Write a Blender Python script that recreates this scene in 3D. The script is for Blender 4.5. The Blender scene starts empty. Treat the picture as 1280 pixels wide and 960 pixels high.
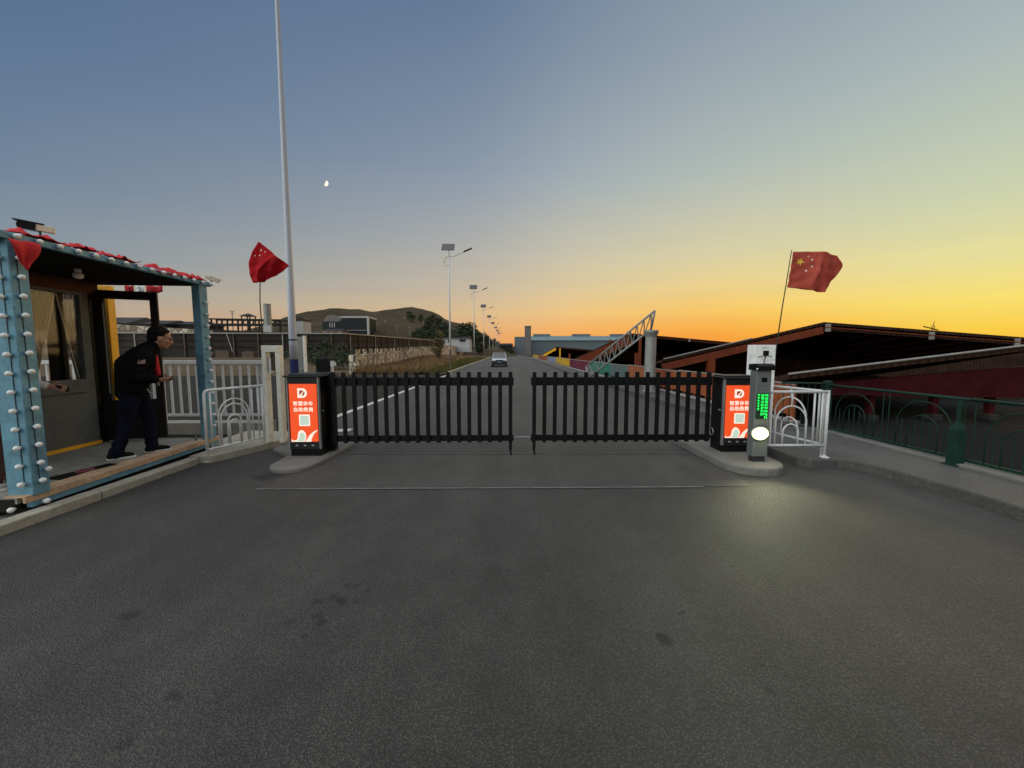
import bpy, math, random
from math import sin, cos, pi, radians, sqrt, atan2, exp
from mathutils import Vector, Matrix
random.seed(11)
scene = bpy.context.scene
COL = scene.collection

# ------------------------------------------------------------------ camera
F = 480.0; PIT = radians(4.76); YAW = radians(1.07); EYE = 1.5      # F in pixels of a 1280 wide picture
FW = Vector((sin(YAW)*cos(PIT), cos(YAW)*cos(PIT), -sin(PIT)))
RT = Vector((cos(YAW), -sin(YAW), 0)); UP = RT.cross(FW)
cam_d = bpy.data.cameras.new('camera'); cam = bpy.data.objects.new('camera', cam_d); COL.objects.link(cam)
cam_d.sensor_width = 36; cam_d.lens = 36*F/1280; cam_d.clip_start = .05; cam_d.clip_end = 6000
cam.matrix_world = Matrix(((RT.x, UP.x, -FW.x, 0), (RT.y, UP.y, -FW.y, 0), (RT.z, UP.z, -FW.z, EYE), (0, 0, 0, 1)))
scene.camera = cam

# survey helpers: read a bearing off the photograph and put it at a real distance
def ray(x, y): return FW + RT*((x-640)/F) + UP*((480-y)/F)
def at(x, y, Y):
    d = ray(x, y); t = Y/d.y; return Vector((d.x*t, Y, EYE+d.z*t))
def atx(x, y, X):
    d = ray(x, y); t = X/d.x; return Vector((X, d.y*t, EYE+d.z*t))
def gr(x, y, z=0):
    d = ray(x, y); t = (z-EYE)/d.z; return Vector((d.x*t, d.y*t, z))

def sstep(a, b, x):
    t = max(0., min(1., (x-a)/(b-a))); return t*t*(3-2*t)
def lerp(a, b, t): return a+(b-a)*t
def interp(tab, x):
    if x <= tab[0][0]: return tab[0][1]
    for (a, va), (b, vb) in zip(tab, tab[1:]):
        if x <= b: return lerp(va, vb, (x-a)/(b-a))
    return tab[-1][1]

# ------------------------------------------------------------------ materials
def s2l(c):
    return tuple(((v/255.)/12.92 if v/255. <= .04045 else ((v/255.+.055)/1.055)**2.4) for v in c)
class NT:
    def __init__(s, tree): s.t = tree; s.n = tree.nodes; s.l = tree.links
    def new(s, typ, **kw):
        n = s.n.new(typ)
        for k, v in kw.items():
            if k.startswith('i_'):
                key = k[2:]; key = int(key) if key.isdigit() else key
                n.inputs[key].default_value = v
            else: setattr(n, k, v)
        return n
    def link(s, a, b): s.l.new(a, b)
    def math(s, op, a, b=None, c=None, clamp=False):
        n = s.n.new('ShaderNodeMath'); n.operation = op; n.use_clamp = clamp
        for i, v in enumerate((a, b, c)):
            if v is None: continue
            if hasattr(v, 'links'): s.l.new(v, n.inputs[i])
            else: n.inputs[i].default_value = v
        return n.outputs[0]
    def mix(s, fac, a, b, blend='MIX'):
        n = s.n.new('ShaderNodeMix'); n.data_type = 'RGBA'; n.blend_type = blend
        for sock, v in ((n.inputs[0], fac), (n.inputs[6], a), (n.inputs[7], b)):
            if hasattr(v, 'links'): s.l.new(v, sock)
            else: sock.default_value = v if not isinstance(v, tuple) or len(v) == 4 else (*v, 1)
        return n.outputs[2]
    def ramp(s, fac, stops, interp='LINEAR'):
        n = s.n.new('ShaderNodeValToRGB'); n.color_ramp.interpolation = interp
        e = n.color_ramp.elements
        while len(e) < len(stops): e.new(.5)
        for el, (p, c) in zip(e, stops):
            el.position = p; el.color = (*c, 1) if len(c) == 3 else c
        s.l.new(fac, n.inputs[0]); return n.outputs[0]
def base(name):
    m = bpy.data.materials.new(name); m.use_nodes = True
    t = NT(m.node_tree); b = t.n['Principled BSDF']
    tc = t.new('ShaderNodeTexCoord').outputs['Object']
    return m, t, b, tc
def noise(t, tc, scale, detail=4, rough=.6):
    n = t.new('ShaderNodeTexNoise', i_Scale=scale, i_Detail=detail, i_Roughness=rough); t.link(tc, n.inputs['Vector']); return n.outputs['Fac']
def mat(name, col, rough=.6, metal=0., var=.25, scale=6., dirt=None, dirt_amt=.5, bump=0., bscale=60., spec=.5):
    """painted or plain surface: base colour with uneven tone, patches of dirt and a fine relief"""
    m, t, b, tc = base(name)
    n1 = noise(t, tc, scale, 6, .65)
    lo = tuple(c*(1-var) for c in col); hi = tuple(min(1, c*(1+var)) for c in col)
    c = t.ramp(n1, [(.3, lo), (.7, hi)])
    if dirt:
        n2 = noise(t, tc, scale*2.7, 8, .75)
        f = t.ramp(n2, [(.5, (0, 0, 0)), (.68, (dirt_amt,)*3)])
        c = t.mix(f, c, dirt)
    t.link(c, b.inputs['Base Color'])
    r = t.math('MULTIPLY_ADD', n1, .25, rough-.12, clamp=True); t.link(r, b.inputs['Roughness'])
    b.inputs['Metallic'].default_value = metal
    b.inputs['Specular IOR Level'].default_value = spec
    if bump:
        n3 = noise(t, tc, bscale, 4, .6)
        bp = t.new('ShaderNodeBump', i_Strength=bump, i_Distance=.01); t.link(n3, bp.inputs['Height']); t.link(bp.outputs[0], b.inputs['Normal'])
    return m
def emit(name, col, strength):
    m, t, b, tc = base(name)
    b.inputs['Base Color'].default_value = (*[c*.3 for c in col], 1)
    b.inputs['Emission Color'].default_value = (*col, 1); b.inputs['Emission Strength'].default_value = strength
    return m

M = {}
M['blue'] = mat('weathered_blue_paint', (.125, .29, .38), .65, var=.24, scale=6, dirt=(.07, .11, .13), dirt_amt=.7, bump=.25, bscale=40)
M['bulb'] = mat('white_bulb_glass', (.78, .79, .76), .2, var=.05)
M['socket'] = mat('black_socket', (.02, .02, .022), .5)
M['black'] = mat('black_powder_coat', (.0045, .0045, .005), .6, var=.4, scale=9, bump=.08, bscale=200, spec=.18)
M['blackgloss'] = mat('black_gloss', (.004, .004, .0045), .4, spec=.2)
M['darkdoor'] = mat('dark_door_frame', (.007, .0055, .005), .45, var=.4, spec=.2)
M['white'] = mat('white_enamel', (.86, .86, .83), .4, var=.07, scale=4, dirt=(.38, .34, .28), dirt_amt=.5)
M['cream'] = mat('cream_enamel', (.86, .82, .70), .45, var=.07, scale=4, dirt=(.36, .30, .22), dirt_amt=.55)
M['greywhite'] = mat('galvanised_pale', (.58, .59, .59), .5, var=.1, scale=8, dirt=(.3, .28, .24), dirt_amt=.4)
M['pole'] = mat('pale_grey_pole', (.44, .47, .52), .4, var=.06, scale=1.5, dirt=(.35, .36, .38), dirt_amt=.3)
M['navy'] = mat('navy_paint', (.008, .013, .065), .6, var=.2, spec=.15)
M['yellow'] = mat('yellow_paint', (.88, .44, .006), .45, var=.1, dirt=(.45, .2, .02), dirt_amt=.3)
M['tan'] = mat('worn_plywood', (.50, .33, .20), .7, var=.3, scale=9, dirt=(.22, .16, .11), dirt_amt=.6, bump=.3)
M['deck'] = mat('dusty_deck_board', (.26, .24, .20), .8, var=.25, scale=5, dirt=(.12, .11, .09), dirt_amt=.5, bump=.3)
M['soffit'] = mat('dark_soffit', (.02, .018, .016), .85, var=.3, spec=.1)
M['brownwood'] = mat('brown_beam', (.11, .04, .014), .7, var=.3, scale=8, spec=.2)
M['cabin'] = mat('grey_cabin_panel', (.125, .137, .136), .7, var=.12, scale=3, dirt=(.055, .055, .052), dirt_amt=.5, spec=.2)
M['red'] = mat('red_cloth', (.50, .012, .016), .8, var=.25, scale=14, bump=.4, bscale=30)
M['redpaint'] = mat('dull_red_paint', (.050, .008, .010), .8, var=.3, scale=2, spec=.05)
M['rust'] = mat('orange_red_steel', (.165, .036, .014), .7, var=.25, scale=2.5, dirt=(.10, .02, .01), dirt_amt=.5, spec=.2)
M['roofdark'] = mat('dark_roof_sheet', (.042, .021, .014), .8, var=.4, scale=1.5, spec=.1)
def corrugate(m):
    t = NT(m.node_tree); b = t.n['Principled BSDF']; tc = t.new('ShaderNodeTexCoord').outputs['Object']
    w_ = t.new('ShaderNodeTexWave', i_Scale=1.6, bands_direction='X'); t.link(tc, w_.inputs['Vector'])
    bp = t.new('ShaderNodeBump', i_Strength=.8, i_Distance=.05); t.link(w_.outputs['Fac'], bp.inputs['Height']); t.link(bp.outputs[0], b.inputs['Normal'])
corrugate(M['roofdark'])
M['rooftrim'] = mat('pale_trim', (.27, .245, .22), .5, var=.2)
M['concrete'] = mat('concrete', (.32, .30, .27), .85, var=.22, scale=3, dirt=(.16, .15, .13), dirt_amt=.6, bump=.5, bscale=70)
M['kerbtan'] = mat('kerb_concrete', (.36, .33, .26), .85, var=.22, scale=4, dirt=(.17, .16, .13), dirt_amt=.6, bump=.5, bscale=70)
M['kerbdark'] = mat('island_concrete', (.16, .152, .135), .85, var=.2, scale=4, dirt=(.12, .12, .11), dirt_amt=.6, bump=.5, bscale=70)
M['green'] = mat('green_rail_paint', (.005, .030, .019), .65, var=.3, dirt=(.01, .015, .012), dirt_amt=.5, spec=.25)
M['lamp_panel'] = mat('solar_panel_cells', (.03, .03, .04), .3, var=.2)
M['lamp_base'] = mat('dark_pole_base', (.05, .028, .02), .6)
M['steel'] = mat('grey_steel', (.24, .25, .24), .5, .2, var=.15, scale=5, dirt=(.2, .17, .13), dirt_amt=.4)
M['termgrey'] = mat('terminal_grey', (.15, .165, .16), .4, .2, var=.1, scale=4)
M['skin'] = mat('skin', (.36, .18, .11), .5, var=.12, scale=20)
M['hair'] = mat('black_hair', (.004, .0035, .0035), .7, var=.5, scale=60, bump=.6, bscale=160, spec=.15)
M['jacket'] = mat('black_jacket', (.005, .005, .006), .9, var=.5, scale=16, bump=.6, bscale=26, spec=.08)
M['jeans'] = mat('dark_navy_trousers', (.0085, .010, .020), .9, var=.5, scale=14, bump=.6, bscale=24, spec=.08)
M['shoe'] = mat('black_shoe', (.004, .004, .0045), .7, spec=.15)
M['sole'] = mat('white_sole', (.62, .60, .55), .6)
M['brownpants'] = mat('brown_trousers', (.09, .05, .035), .8, var=.3, scale=14, bump=.5, bscale=26)
M['greyshoe'] = mat('pale_grey_shoe', (.38, .37, .35), .7)
M['palecloth'] = mat('pale_sleeve', (.55, .54, .5), .8)
M['phone'] = mat('black_phone', (.006, .006, .007), .2)
M['pinkmat'] = mat('dull_pink_print', (.22, .05, .07), .8)
M['starred'] = mat('yellow_star', (.75, .45, .04), .7, var=.1)
M['starpale'] = mat('pale_star', (.75, .55, .40), .7, var=.1)
M['cameraw'] = mat('cream_plastic', (.68, .62, .46), .4, var=.08)
M['leaf'] = mat('dark_leaf', (.025, .038, .012), .7, var=.6, scale=1.2)
M['leaf2'] = mat('autumn_leaf', (.11, .085, .02), .7, var=.5, scale=2)
M['bark'] = mat('bark', (.05, .038, .028), .9, var=.4, bump=.6)
M['bluewall'] = mat('pale_blue_cladding', (.12, .15, .165), .6, var=.12, scale=.2)
M['blueroof'] = mat('pale_blue_roof', (.13, .20, .215), .55, var=.1, scale=.3)
M['tower'] = mat('grey_concrete_tower', (.16, .14, .13), .8, var=.2, scale=.3)
M['greenglass'] = mat('dark_green_glazing', (.008, .014, .016), .5, var=.4, scale=.4, spec=.2)
M['pinkwall'] = mat('pink_render', (.26, .17, .15), .8, var=.15, scale=.4)
M['palewall'] = mat('pale_render', (.40, .40, .40), .8, var=.12, scale=.4)
M['darkwall'] = mat('dark_brown_boards', (.022, .018, .015), .9, var=.5, scale=.9, bump=.4, bscale=4)
M['darkroof'] = mat('dark_tile_roof', (.018, .017, .017), .9, var=.3, scale=.8)
M['block'] = mat('brown_block', (.11, .075, .055), .9, var=.4, scale=3)
M['carsilver'] = mat('silver_car_paint', (.45, .46, .47), .25, .5, var=.04)
M['carglass'] = mat('car_glass', (.012, .014, .016), .1, spec=.8)
M['tyre'] = mat('tyre', (.012, .012, .012), .8)
M['headlight'] = mat('headlight_lens', (.55, .56, .57), .15, .3)
M['plate'] = mat('car_plate', (.10, .16, .38), .4)
M['lid'] = mat('cabinet_lid', (.02, .02, .021), .45, .2, var=.2, spec=.3)
M['trimgrey'] = mat('cabinet_trim', (.30, .30, .31), .35, .5, var=.1)
M['markwhite'] = mat('worn_road_paint', (.52, .50, .46), .8, var=.2, scale=9, dirt=(.13, .125, .12), dirt_amt=.9, bump=.3)
M['markfaint'] = mat('faded_road_paint', (.15, .145, .135), .9, var=.35, scale=5, dirt=(.075, .072, .066), dirt_amt=1., bump=.5, spec=.1)
M['moon'] = emit('moonlight', s2l((255, 247, 225)), 1.0)
M['orange_lit'] = emit('lit_orange_panel', s2l((238, 80, 30)), .92)
M['white_lit'] = emit('lit_white_print', s2l((248, 232, 214)), .95)
M['mint_lit'] = emit('lit_pale_mint_print', s2l((190, 212, 196)), .9)
M['orangedark_lit'] = emit('lit_dark_orange_print', s2l((150, 50, 24)), .9)
M['led'] = emit('green_led', (.02, 1., .12), 1.5)
M['ledoff'] = mat('led_board', (.006, .03, .012), .4)
M['lamp_rim'] = emit('lamp_reflector_glow', (.95, 1., .42), 1.6)
M['lamp_lit'] = emit('white_lamp', (1., .95, .55), 26.)
for k, c in dict(orange=(.30, .075, .02), teal=(.03, .17, .12), plum=(.15, .02, .05), gold=(.55, .33, .02), lilac=(.22, .24, .36), rust=(.32, .10, .04), slate=(.10, .14, .14)).items():
    M['panel_'+k] = mat('panel_'+k, c, .55, var=.22, scale=2.5, dirt=tuple(v*.5 for v in c), dirt_amt=.6)

def asphalt(name, col, spots=(), relief=1., spec=.34):
    m, t, b, tc = base(name)
    mp = t.new('ShaderNodeMapping'); t.link(tc, mp.inputs[0]); mp.inputs['Scale'].default_value = (1.5, .10, 1.)
    trk = noise(t, mp.outputs[0], 1.1, 3, .5); big = noise(t, tc, .45, 5, .6); mid = noise(t, tc, 3.5, 6, .65)
    vo = t.new('ShaderNodeTexVoronoi', i_Scale=105.); t.link(tc, vo.inputs['Vector'])
    fine = noise(t, tc, 260, 3, .7); peb = noise(t, tc, 85, 5, .75)
    c = t.ramp(big, [(.32, tuple(v*.82 for v in col)), (.68, tuple(v*1.18 for v in col))])
    c = t.mix(1., c, t.ramp(mid, [(.3, (.82,)*3), (.7, (1.14,)*3)]), 'MULTIPLY')
    c = t.mix(1., c, t.ramp(trk, [(.32, (.86,)*3), (.66, (1.15, 1.14, 1.12))]), 'MULTIPLY')
    c = t.mix(t.ramp(noise(t, tc, 1.1, 7, .72), [(.56, (0, 0, 0)), (.74, (.55,)*3)]), c, tuple(v*.55 for v in col))
    c = t.mix(1., c, t.ramp(vo.outputs['Distance'], [(.05, (1.6, 1.56, 1.5)), (.5, (.55,)*3)]), 'MULTIPLY')
    c = t.mix(1., c, t.ramp(fine, [(.3, (.42,)*3), (.72, (1.75,)*3)]), 'MULTIPLY')
    wob = t.new('ShaderNodeTexNoise', i_Scale=9., i_Detail=3.); t.link(tc, wob.inputs['Vector'])
    wv = t.new('ShaderNodeVectorMath', operation='SUBTRACT'); t.link(wob.outputs['Color'], wv.inputs[0]); wv.inputs[1].default_value = (.5, .5, .5)
    ws = t.new('ShaderNodeVectorMath', operation='SCALE'); t.link(wv.outputs[0], ws.inputs[0]); ws.inputs['Scale'].default_value = .09
    wa = t.new('ShaderNodeVectorMath', operation='ADD'); t.link(tc, wa.inputs[0]); t.link(ws.outputs[0], wa.inputs[1])
    for (x, y, r, k) in spots:          # oil drips on the tarmac
        d = t.new('ShaderNodeVectorMath', operation='DISTANCE'); t.link(wa.outputs[0], d.inputs[0]); d.inputs[1].default_value = (x, y, 0)
        f = t.ramp(d.outputs['Value'], [(0, (k, k, k)), (max(.004, r*.55), (k,)*3), (r, (0, 0, 0))])
        c = t.mix(f, c, (.022, .021, .02))
    t.link(c, b.inputs['Base Color'])
    t.link(t.math('MULTIPLY_ADD', mid, .22, .52), b.inputs['Roughness'])
    b.inputs['Specular IOR Level'].default_value = spec
    h = t.math('ADD', t.math('MULTIPLY', vo.outputs['Distance'], -.9), t.math('MULTIPLY', peb, 1.2))
    bp = t.new('ShaderNodeBump', i_Strength=1.*relief, i_Distance=.012); t.link(h, bp.inputs['Height']); t.link(bp.outputs[0], b.inputs['Normal'])
    return m
SP = []
for px, py, r, k in [(831, 799, .045, .75), (853, 767, .022, .55), (868, 716, .02, .5), (950, 830, .02, .5), (961, 864, .025, .55), (164, 768, .06, .55), (652, 638, .03, .6),
                     (415, 747, .04, .6), (426, 752, .045, .65), (398, 753, .03, .55), (446, 732, .03, .6), (432, 731, .03, .5), (460, 738, .03, .4), (394, 771, .04, .5), (398, 779, .04, .55),
                     (444, 754, .03, .5), (362, 778, .03, .4), (383, 793, .03, .45), (215, 870, .04, .5), (225, 873, .03, .4), (152, 930, .04, .4), (335, 596, .17, .6), (770, 818, .03, -.0), (992, 927, .02, .4), (655, 578, .02, .4)]:
    g = gr(px, py); SP.append((g.x, g.y, r*1.05, min(.9, k*1.25)))
M['asphalt'] = asphalt('asphalt', (.088, .085, .078), [s for s in SP if s[3] > 0])
M['asphalt_dark'] = asphalt('asphalt_dark', (.040, .034, .027), (), .5, .06)
M['asphalt_pale'] = asphalt('asphalt_pale', (.092, .088, .081), (), .7)
M['paving'] = asphalt('grey_pavement', (.108, .105, .098), (), .5)

def ground_mat():
    m, t, b, tc = base('dry_soil')
    n1 = noise(t, tc, .08, 8, .65); n2 = noise(t, tc, 1.7, 8, .7)
    c = t.ramp(n1, [(.3, (.045, .036, .022)), (.5, (.10, .07, .04)), (.72, (.15, .105, .06))])
    c = t.mix(.55, c, t.ramp(n2, [(.3, (.028, .024, .015)), (.7, (.17, .12, .07))]))
    t.link(c, b.inputs['Base Color']); b.inputs['Roughness'].default_value = .95; b.inputs['Specular IOR Level'].default_value = .15
    bp = t.new('ShaderNodeBump', i_Strength=.8, i_Distance=.15); t.link(n2, bp.inputs['Height']); t.link(bp.outputs[0], b.inputs['Normal'])
    return m
M['soil'] = ground_mat()
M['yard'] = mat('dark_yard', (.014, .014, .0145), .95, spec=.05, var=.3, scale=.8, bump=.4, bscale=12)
def hill_mat():
    m, t, b, tc = base('hill_scrub')
    n1 = noise(t, tc, .035, 8, .65); n2 = noise(t, tc, .5, 8, .75)
    c = t.ramp(n1, [(.40, (.014, .016, .007)), (.5, (.046, .034, .021)), (.62, (.09, .062, .040))])
    c = t.mix(.5, c, t.ramp(n2, [(.35, (.022, .022, .011)), (.7, (.14, .10, .06))]))
    t.link(c, b.inputs['Base Color']); b.inputs['Roughness'].default_value = .95; b.inputs['Specular IOR Level'].default_value = .1
    bp = t.new('ShaderNodeBump', i_Strength=.9, i_Distance=.6); t.link(n2, bp.inputs['Height']); t.link(bp.outputs[0], b.inputs['Normal'])
    return m
M['hill'] = hill_mat()
def stone_mat(name='rubble_stone', sc=3.2, k=1.):
    m, t, b, tc = base(name)
    v = t.new('ShaderNodeTexVoronoi', i_Scale=sc, feature='F1'); t.link(tc, v.inputs['Vector'])
    e = t.new('ShaderNodeTexVoronoi', i_Scale=sc, feature='DISTANCE_TO_EDGE'); t.link(tc, e.inputs['Vector'])
    sepc = t.new('ShaderNodeSeparateColor'); t.link(v.outputs['Color'], sepc.inputs[0])
    c = t.ramp(sepc.outputs[0], [(0, (.20*k, .15*k, .10*k)), (.5, (.46*k, .39*k, .29*k)), (1, (.70*k, .62*k, .49*k))])
    c = t.mix(t.ramp(e.outputs['Distance'], [(.02, (1, 1, 1)), (.09, (0, 0, 0))]), c, (.07*k, .055*k, .04*k))
    c = t.mix(1., c, t.ramp(noise(t, tc, 9, 6, .7), [(.3, (.75,)*3), (.7, (1.2,)*3)]), 'MULTIPLY')
    t.link(c, b.inputs['Base Color']); b.inputs['Roughness'].default_value = .9
    bp = t.new('ShaderNodeBump', i_Strength=.9, i_Distance=.08); t.link(e.outputs['Distance'], bp.inputs['Height']); t.link(bp.outputs[0], b.inputs['Normal'])
    return m
M['stone'] = stone_mat(sc=2.3)
M['stonepale'] = stone_mat('pale_rubble', 1.4, 1.)
def thin_mat(name, col, alpha, rough=.15, translucent=False):
    m = bpy.data.materials.new(name); m.use_nodes = True; t = NT(m.node_tree); t.n.clear()
    out = t.new('ShaderNodeOutputMaterial'); tr = t.new('ShaderNodeBsdfTransparent'); mx = t.new('ShaderNodeMixShader')
    if translucent:
        a = t.new('ShaderNodeBsdfDiffuse', i_Color=(*col, 1)); b2 = t.new('ShaderNodeBsdfTranslucent', i_Color=(*col, 1)); m2 = t.new('ShaderNodeMixShader', i_0=.45)
        t.link(a.outputs[0], m2.inputs[1]); t.link(b2.outputs[0], m2.inputs[2]); sh = m2.outputs[0]
        tc = t.new('ShaderNodeTexCoord').outputs['Object']
        w = t.new('ShaderNodeTexWave', i_Scale=9., i_Distortion=1.5, bands_direction='Y'); t.link(tc, w.inputs['Vector'])
        fac = t.math('MULTIPLY_ADD', w.outputs['Fac'], .18, alpha-.09); t.link(fac, mx.inputs[0])
    else:
        g = t.new('ShaderNodeBsdfGlossy', i_Color=(*col, 1), i_Roughness=rough); sh = g.outputs[0]
        lw = t.new('ShaderNodeLayerWeight', i_Blend=.25); t.link(t.math('MULTIPLY_ADD', lw.outputs['Fresnel'], .16, alpha, clamp=True), mx.inputs[0])
    t.link(tr.outputs[0], mx.inputs[1]); t.link(sh, mx.inputs[2]); t.link(mx.outputs[0], out.inputs[0])
    return m
M['glass'] = thin_mat('window_glass', (.6, .65, .65), .006, .05)
M['curtain'] = thin_mat('sheer_curtain', (.22, .20, .15), .72, translucent=True)
M['hem'] = mat('curtain_hem', (.50, .46, .34), .8, var=.1)
def cloth_mat(name, col):
    m = bpy.data.materials.new(name); m.use_nodes = True; t = NT(m.node_tree); b = t.n['Principled BSDF']; out = t.n['Material Output']
    tc = t.new('ShaderNodeTexCoord').outputs['Object']
    c = t.ramp(noise(t, tc, 9, 5), [(.3, tuple(v*.8 for v in col)), (.7, tuple(v*1.15 for v in col))])
    t.link(c, b.inputs['Base Color']); b.inputs['Roughness'].default_value = .85; b.inputs['Specular IOR Level'].default_value = .2
    tr = t.new('ShaderNodeBsdfTranslucent'); t.link(c, tr.inputs[0]); mx = t.new('ShaderNodeMixShader', i_0=.45)
    t.link(b.outputs[0], mx.inputs[1]); t.link(tr.outputs[0], mx.inputs[2]); t.link(mx.outputs[0], out.inputs[0])
    return m
M['flagred'] = cloth_mat('red_flag_cloth', (.55, .018, .028))
M['flagdull'] = cloth_mat('backlit_flag_cloth', (.62, .13, .09))  # paler red: light shining through the cloth is put into its colour
def grass_mat(name, a, bcol):
    m, t, b, tc = base(name)
    c = t.ramp(noise(t, tc, .35, 5), [(.35, a), (.65, bcol)])
    oi = t.new('ShaderNodeObjectInfo')
    t.link(c, b.inputs['Base Color']); b.inputs['Roughness'].default_value = .9; b.inputs['Specular IOR Level'].default_value = .15
    return m
M['drygrass'] = grass_mat('dry_grass', (.15, .085, .04), (.27, .17, .085))
M['greengrass'] = grass_mat('verge_grass', (.06, .065, .018), (.13, .105, .03))

# ------------------------------------------------------------------ mesh builder
def frame(d):
    d = Vector(d).normalized(); h = Vector((0, 0, 1)) if abs(d.z) < .95 else Vector((1, 0, 0))
    a = d.cross(h).normalized(); return a, d.cross(a).normalized()
class MB:
    def __init__(s): s.v = []; s.f = []
    def add(s, v, f):
        o = len(s.v); s.v += [tuple(p) for p in v]; s.f += [tuple(i+o for i in q) for q in f]; return s
    def box(s, x0, x1, y0, y1, z0, z1):
        return s.add([(x0, y0, z0), (x1, y0, z0), (x1, y1, z0), (x0, y1, z0), (x0, y0, z1), (x1, y0, z1), (x1, y1, z1), (x0, y1, z1)],
                     [(3, 2, 1, 0), (4, 5, 6, 7), (0, 1, 5, 4), (1, 2, 6, 5), (2, 3, 7, 6), (3, 0, 4, 7)])
    def obb(s, c, ax, ay, az):     # centre and three half axes
        c, ax, ay, az = map(Vector, (c, ax, ay, az)); v = []
        for z in (-1, 1):
            for x, y in ((-1, -1), (1, -1), (1, 1), (-1, 1)): v.append(c+ax*x+ay*y+az*z)
        return s.add(v, [(3, 2, 1, 0), (4, 5, 6, 7), (0, 1, 5, 4), (1, 2, 6, 5), (2, 3, 7, 6), (3, 0, 4, 7)])
    def beam(s, p, q, w, h, up=(0, 0, 1)):   # box along p-q: width w across, height h in the up direction
        p, q = Vector(p), Vector(q); d = (q-p); a = d.cross(Vector(up)).normalized(); u = a.cross(d).normalized()
        return s.obb((p+q)/2, d/2, a*w/2, u*h/2)
    def tube(s, pts, r, n=8, r1=None, closed=False):
        pts = [Vector(p) for p in pts]; m = len(pts); v = []
        a0 = None
        for i, p in enumerate(pts):
            d = (pts[min(i+1, m-1)]-pts[max(i-1, 0)])
            if a0 is None: a, b = frame(d)
            else:
                d = d.normalized(); a = (a0-d*a0.dot(d)).normalized(); b = d.cross(a)
            a0 = a
            rr = r if r1 is None else lerp(r, r1, i/(m-1))
            for k in range(n):
                t = 2*pi*k/n; v.append(p+a*(cos(t)*rr)+b*(sin(t)*rr))
        f = []
        for i in range(m-1):
            for k in range(n):
                k2 = (k+1) % n; f.append((i*n+k, i*n+k2, (i+1)*n+k2, (i+1)*n+k))
        f.append(tuple(range(n-1, -1, -1))); f.append(tuple(range((m-1)*n, m*n)))
        return s.add(v, f)
    def lathe(s, prof, c, n=16, axis=(0, 0, 1)):
        c = Vector(c); ax = Vector(axis).normalized(); a, b = frame(ax); v = []
        for (r, h) in prof:
            for k in range(n):
                t = 2*pi*k/n; v.append(c+ax*h+a*(cos(t)*r)+b*(sin(t)*r))
        f = []
        for i in range(len(prof)-1):
            for k in range(n):
                k2 = (k+1) % n; f.append((i*n+k, i*n+k2, (i+1)*n+k2, (i+1)*n+k))
        f.append(tuple(range(n-1, -1, -1))); f.append(tuple(range((len(prof)-1)*n, len(prof)*n)))
        return s.add(v, f)
    def sphere(s, c, r, n=12, m=8, sc=(1, 1, 1), rot=None):
        c = Vector(c); v = []; f = []
        for i in range(m+1):
            t = pi*i/m
            for k in range(n):
                q = 2*pi*k/n; p = Vector((sin(t)*cos(q)*r*sc[0], sin(t)*sin(q)*r*sc[1], cos(t)*r*sc[2]))
                if rot is not None: p = rot @ p
                v.append(c+p)
        for i in range(m):
            for k in range(n):
                k2 = (k+1) % n; f.append((i*n+k, (i+1)*n+k, (i+1)*n+k2, i*n+k2))
        return s.add(v, f)
    def capsule(s, p, q, r0, r1, n=12):
        p, q = Vector(p), Vector(q); d = (q-p); L = d.length; d.normalize(); a, b = frame(d); v = []; rings = []
        for i in range(5): t = pi/2*(1-i/4); rings.append((p-d*(sin(t)*r0), cos(t)*r0))
        for i in range(5): t = pi/2*i/4; rings.append((q+d*(sin(t)*r1), cos(t)*r1))
        for (c, r) in rings:
            for k in range(n):
                t = 2*pi*k/n; v.append(c+a*(cos(t)*max(r, .0005))+b*(sin(t)*max(r, .0005)))
        f = []
        for i in range(len(rings)-1):
            for k in range(n):
                k2 = (k+1) % n; f.append((i*n+k, i*n+k2, (i+1)*n+k2, (i+1)*n+k))
        f.append(tuple(range(n-1, -1, -1))); f.append(tuple(range((len(rings)-1)*n, len(rings)*n)))
        return s.add(v, f)
    def prism(s, poly, o, ax, ay, n):        # 2-D outline in the plane (o, ax, ay), extruded by vector n
        o, ax, ay, n = map(Vector, (o, ax, ay, n)); m = len(poly)
        v = [o+ax*p[0]+ay*p[1] for p in poly]; v += [p+n for p in v]
        f = [tuple(range(m)), tuple(range(2*m-1, m-1, -1))]
        for i in range(m): f.append((i, i+m, (i+1) % m+m, (i+1) % m))
        return s.add(v, f)
    def cloth(s, fn, nu, nv, th):            # sheet fn(u,v) -> point, given thickness th
        P = [[Vector(fn(i/nu, j/nv)) for i in range(nu+1)] for j in range(nv+1)]
        def nrm(i, j):
            a = P[j][min(i+1, nu)]-P[j][max(i-1, 0)]; b = P[min(j+1, nv)][i]-P[max(j-1, 0)][i]; n = a.cross(b)
            return n.normalized() if n.length > 1e-9 else Vector((0, 1, 0))
        v = []; w = nu+1
        for sg in (.5, -.5):
            for j in range(nv+1):
                for i in range(w): v.append(P[j][i]+nrm(i, j)*th*sg)
        K = w*(nv+1); f = []
        for j in range(nv):
            for i in range(nu):
                a = j*w+i; f.append((a, a+1, a+w+1, a+w)); f.append((K+a, K+a+w, K+a+w+1, K+a+1))
        ed = [(i, i+1) for i in range(nu)]+[(j*w+nu, (j+1)*w+nu) for j in range(nv)]+[(nv*w+i+1, nv*w+i) for i in range(nu-1, -1, -1)]+[((j+1)*w, j*w) for j in range(nv-1, -1, -1)]
        for a, b in ed: f.append((b, a, K+a, K+b))
        return s.add(v, f)
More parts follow.
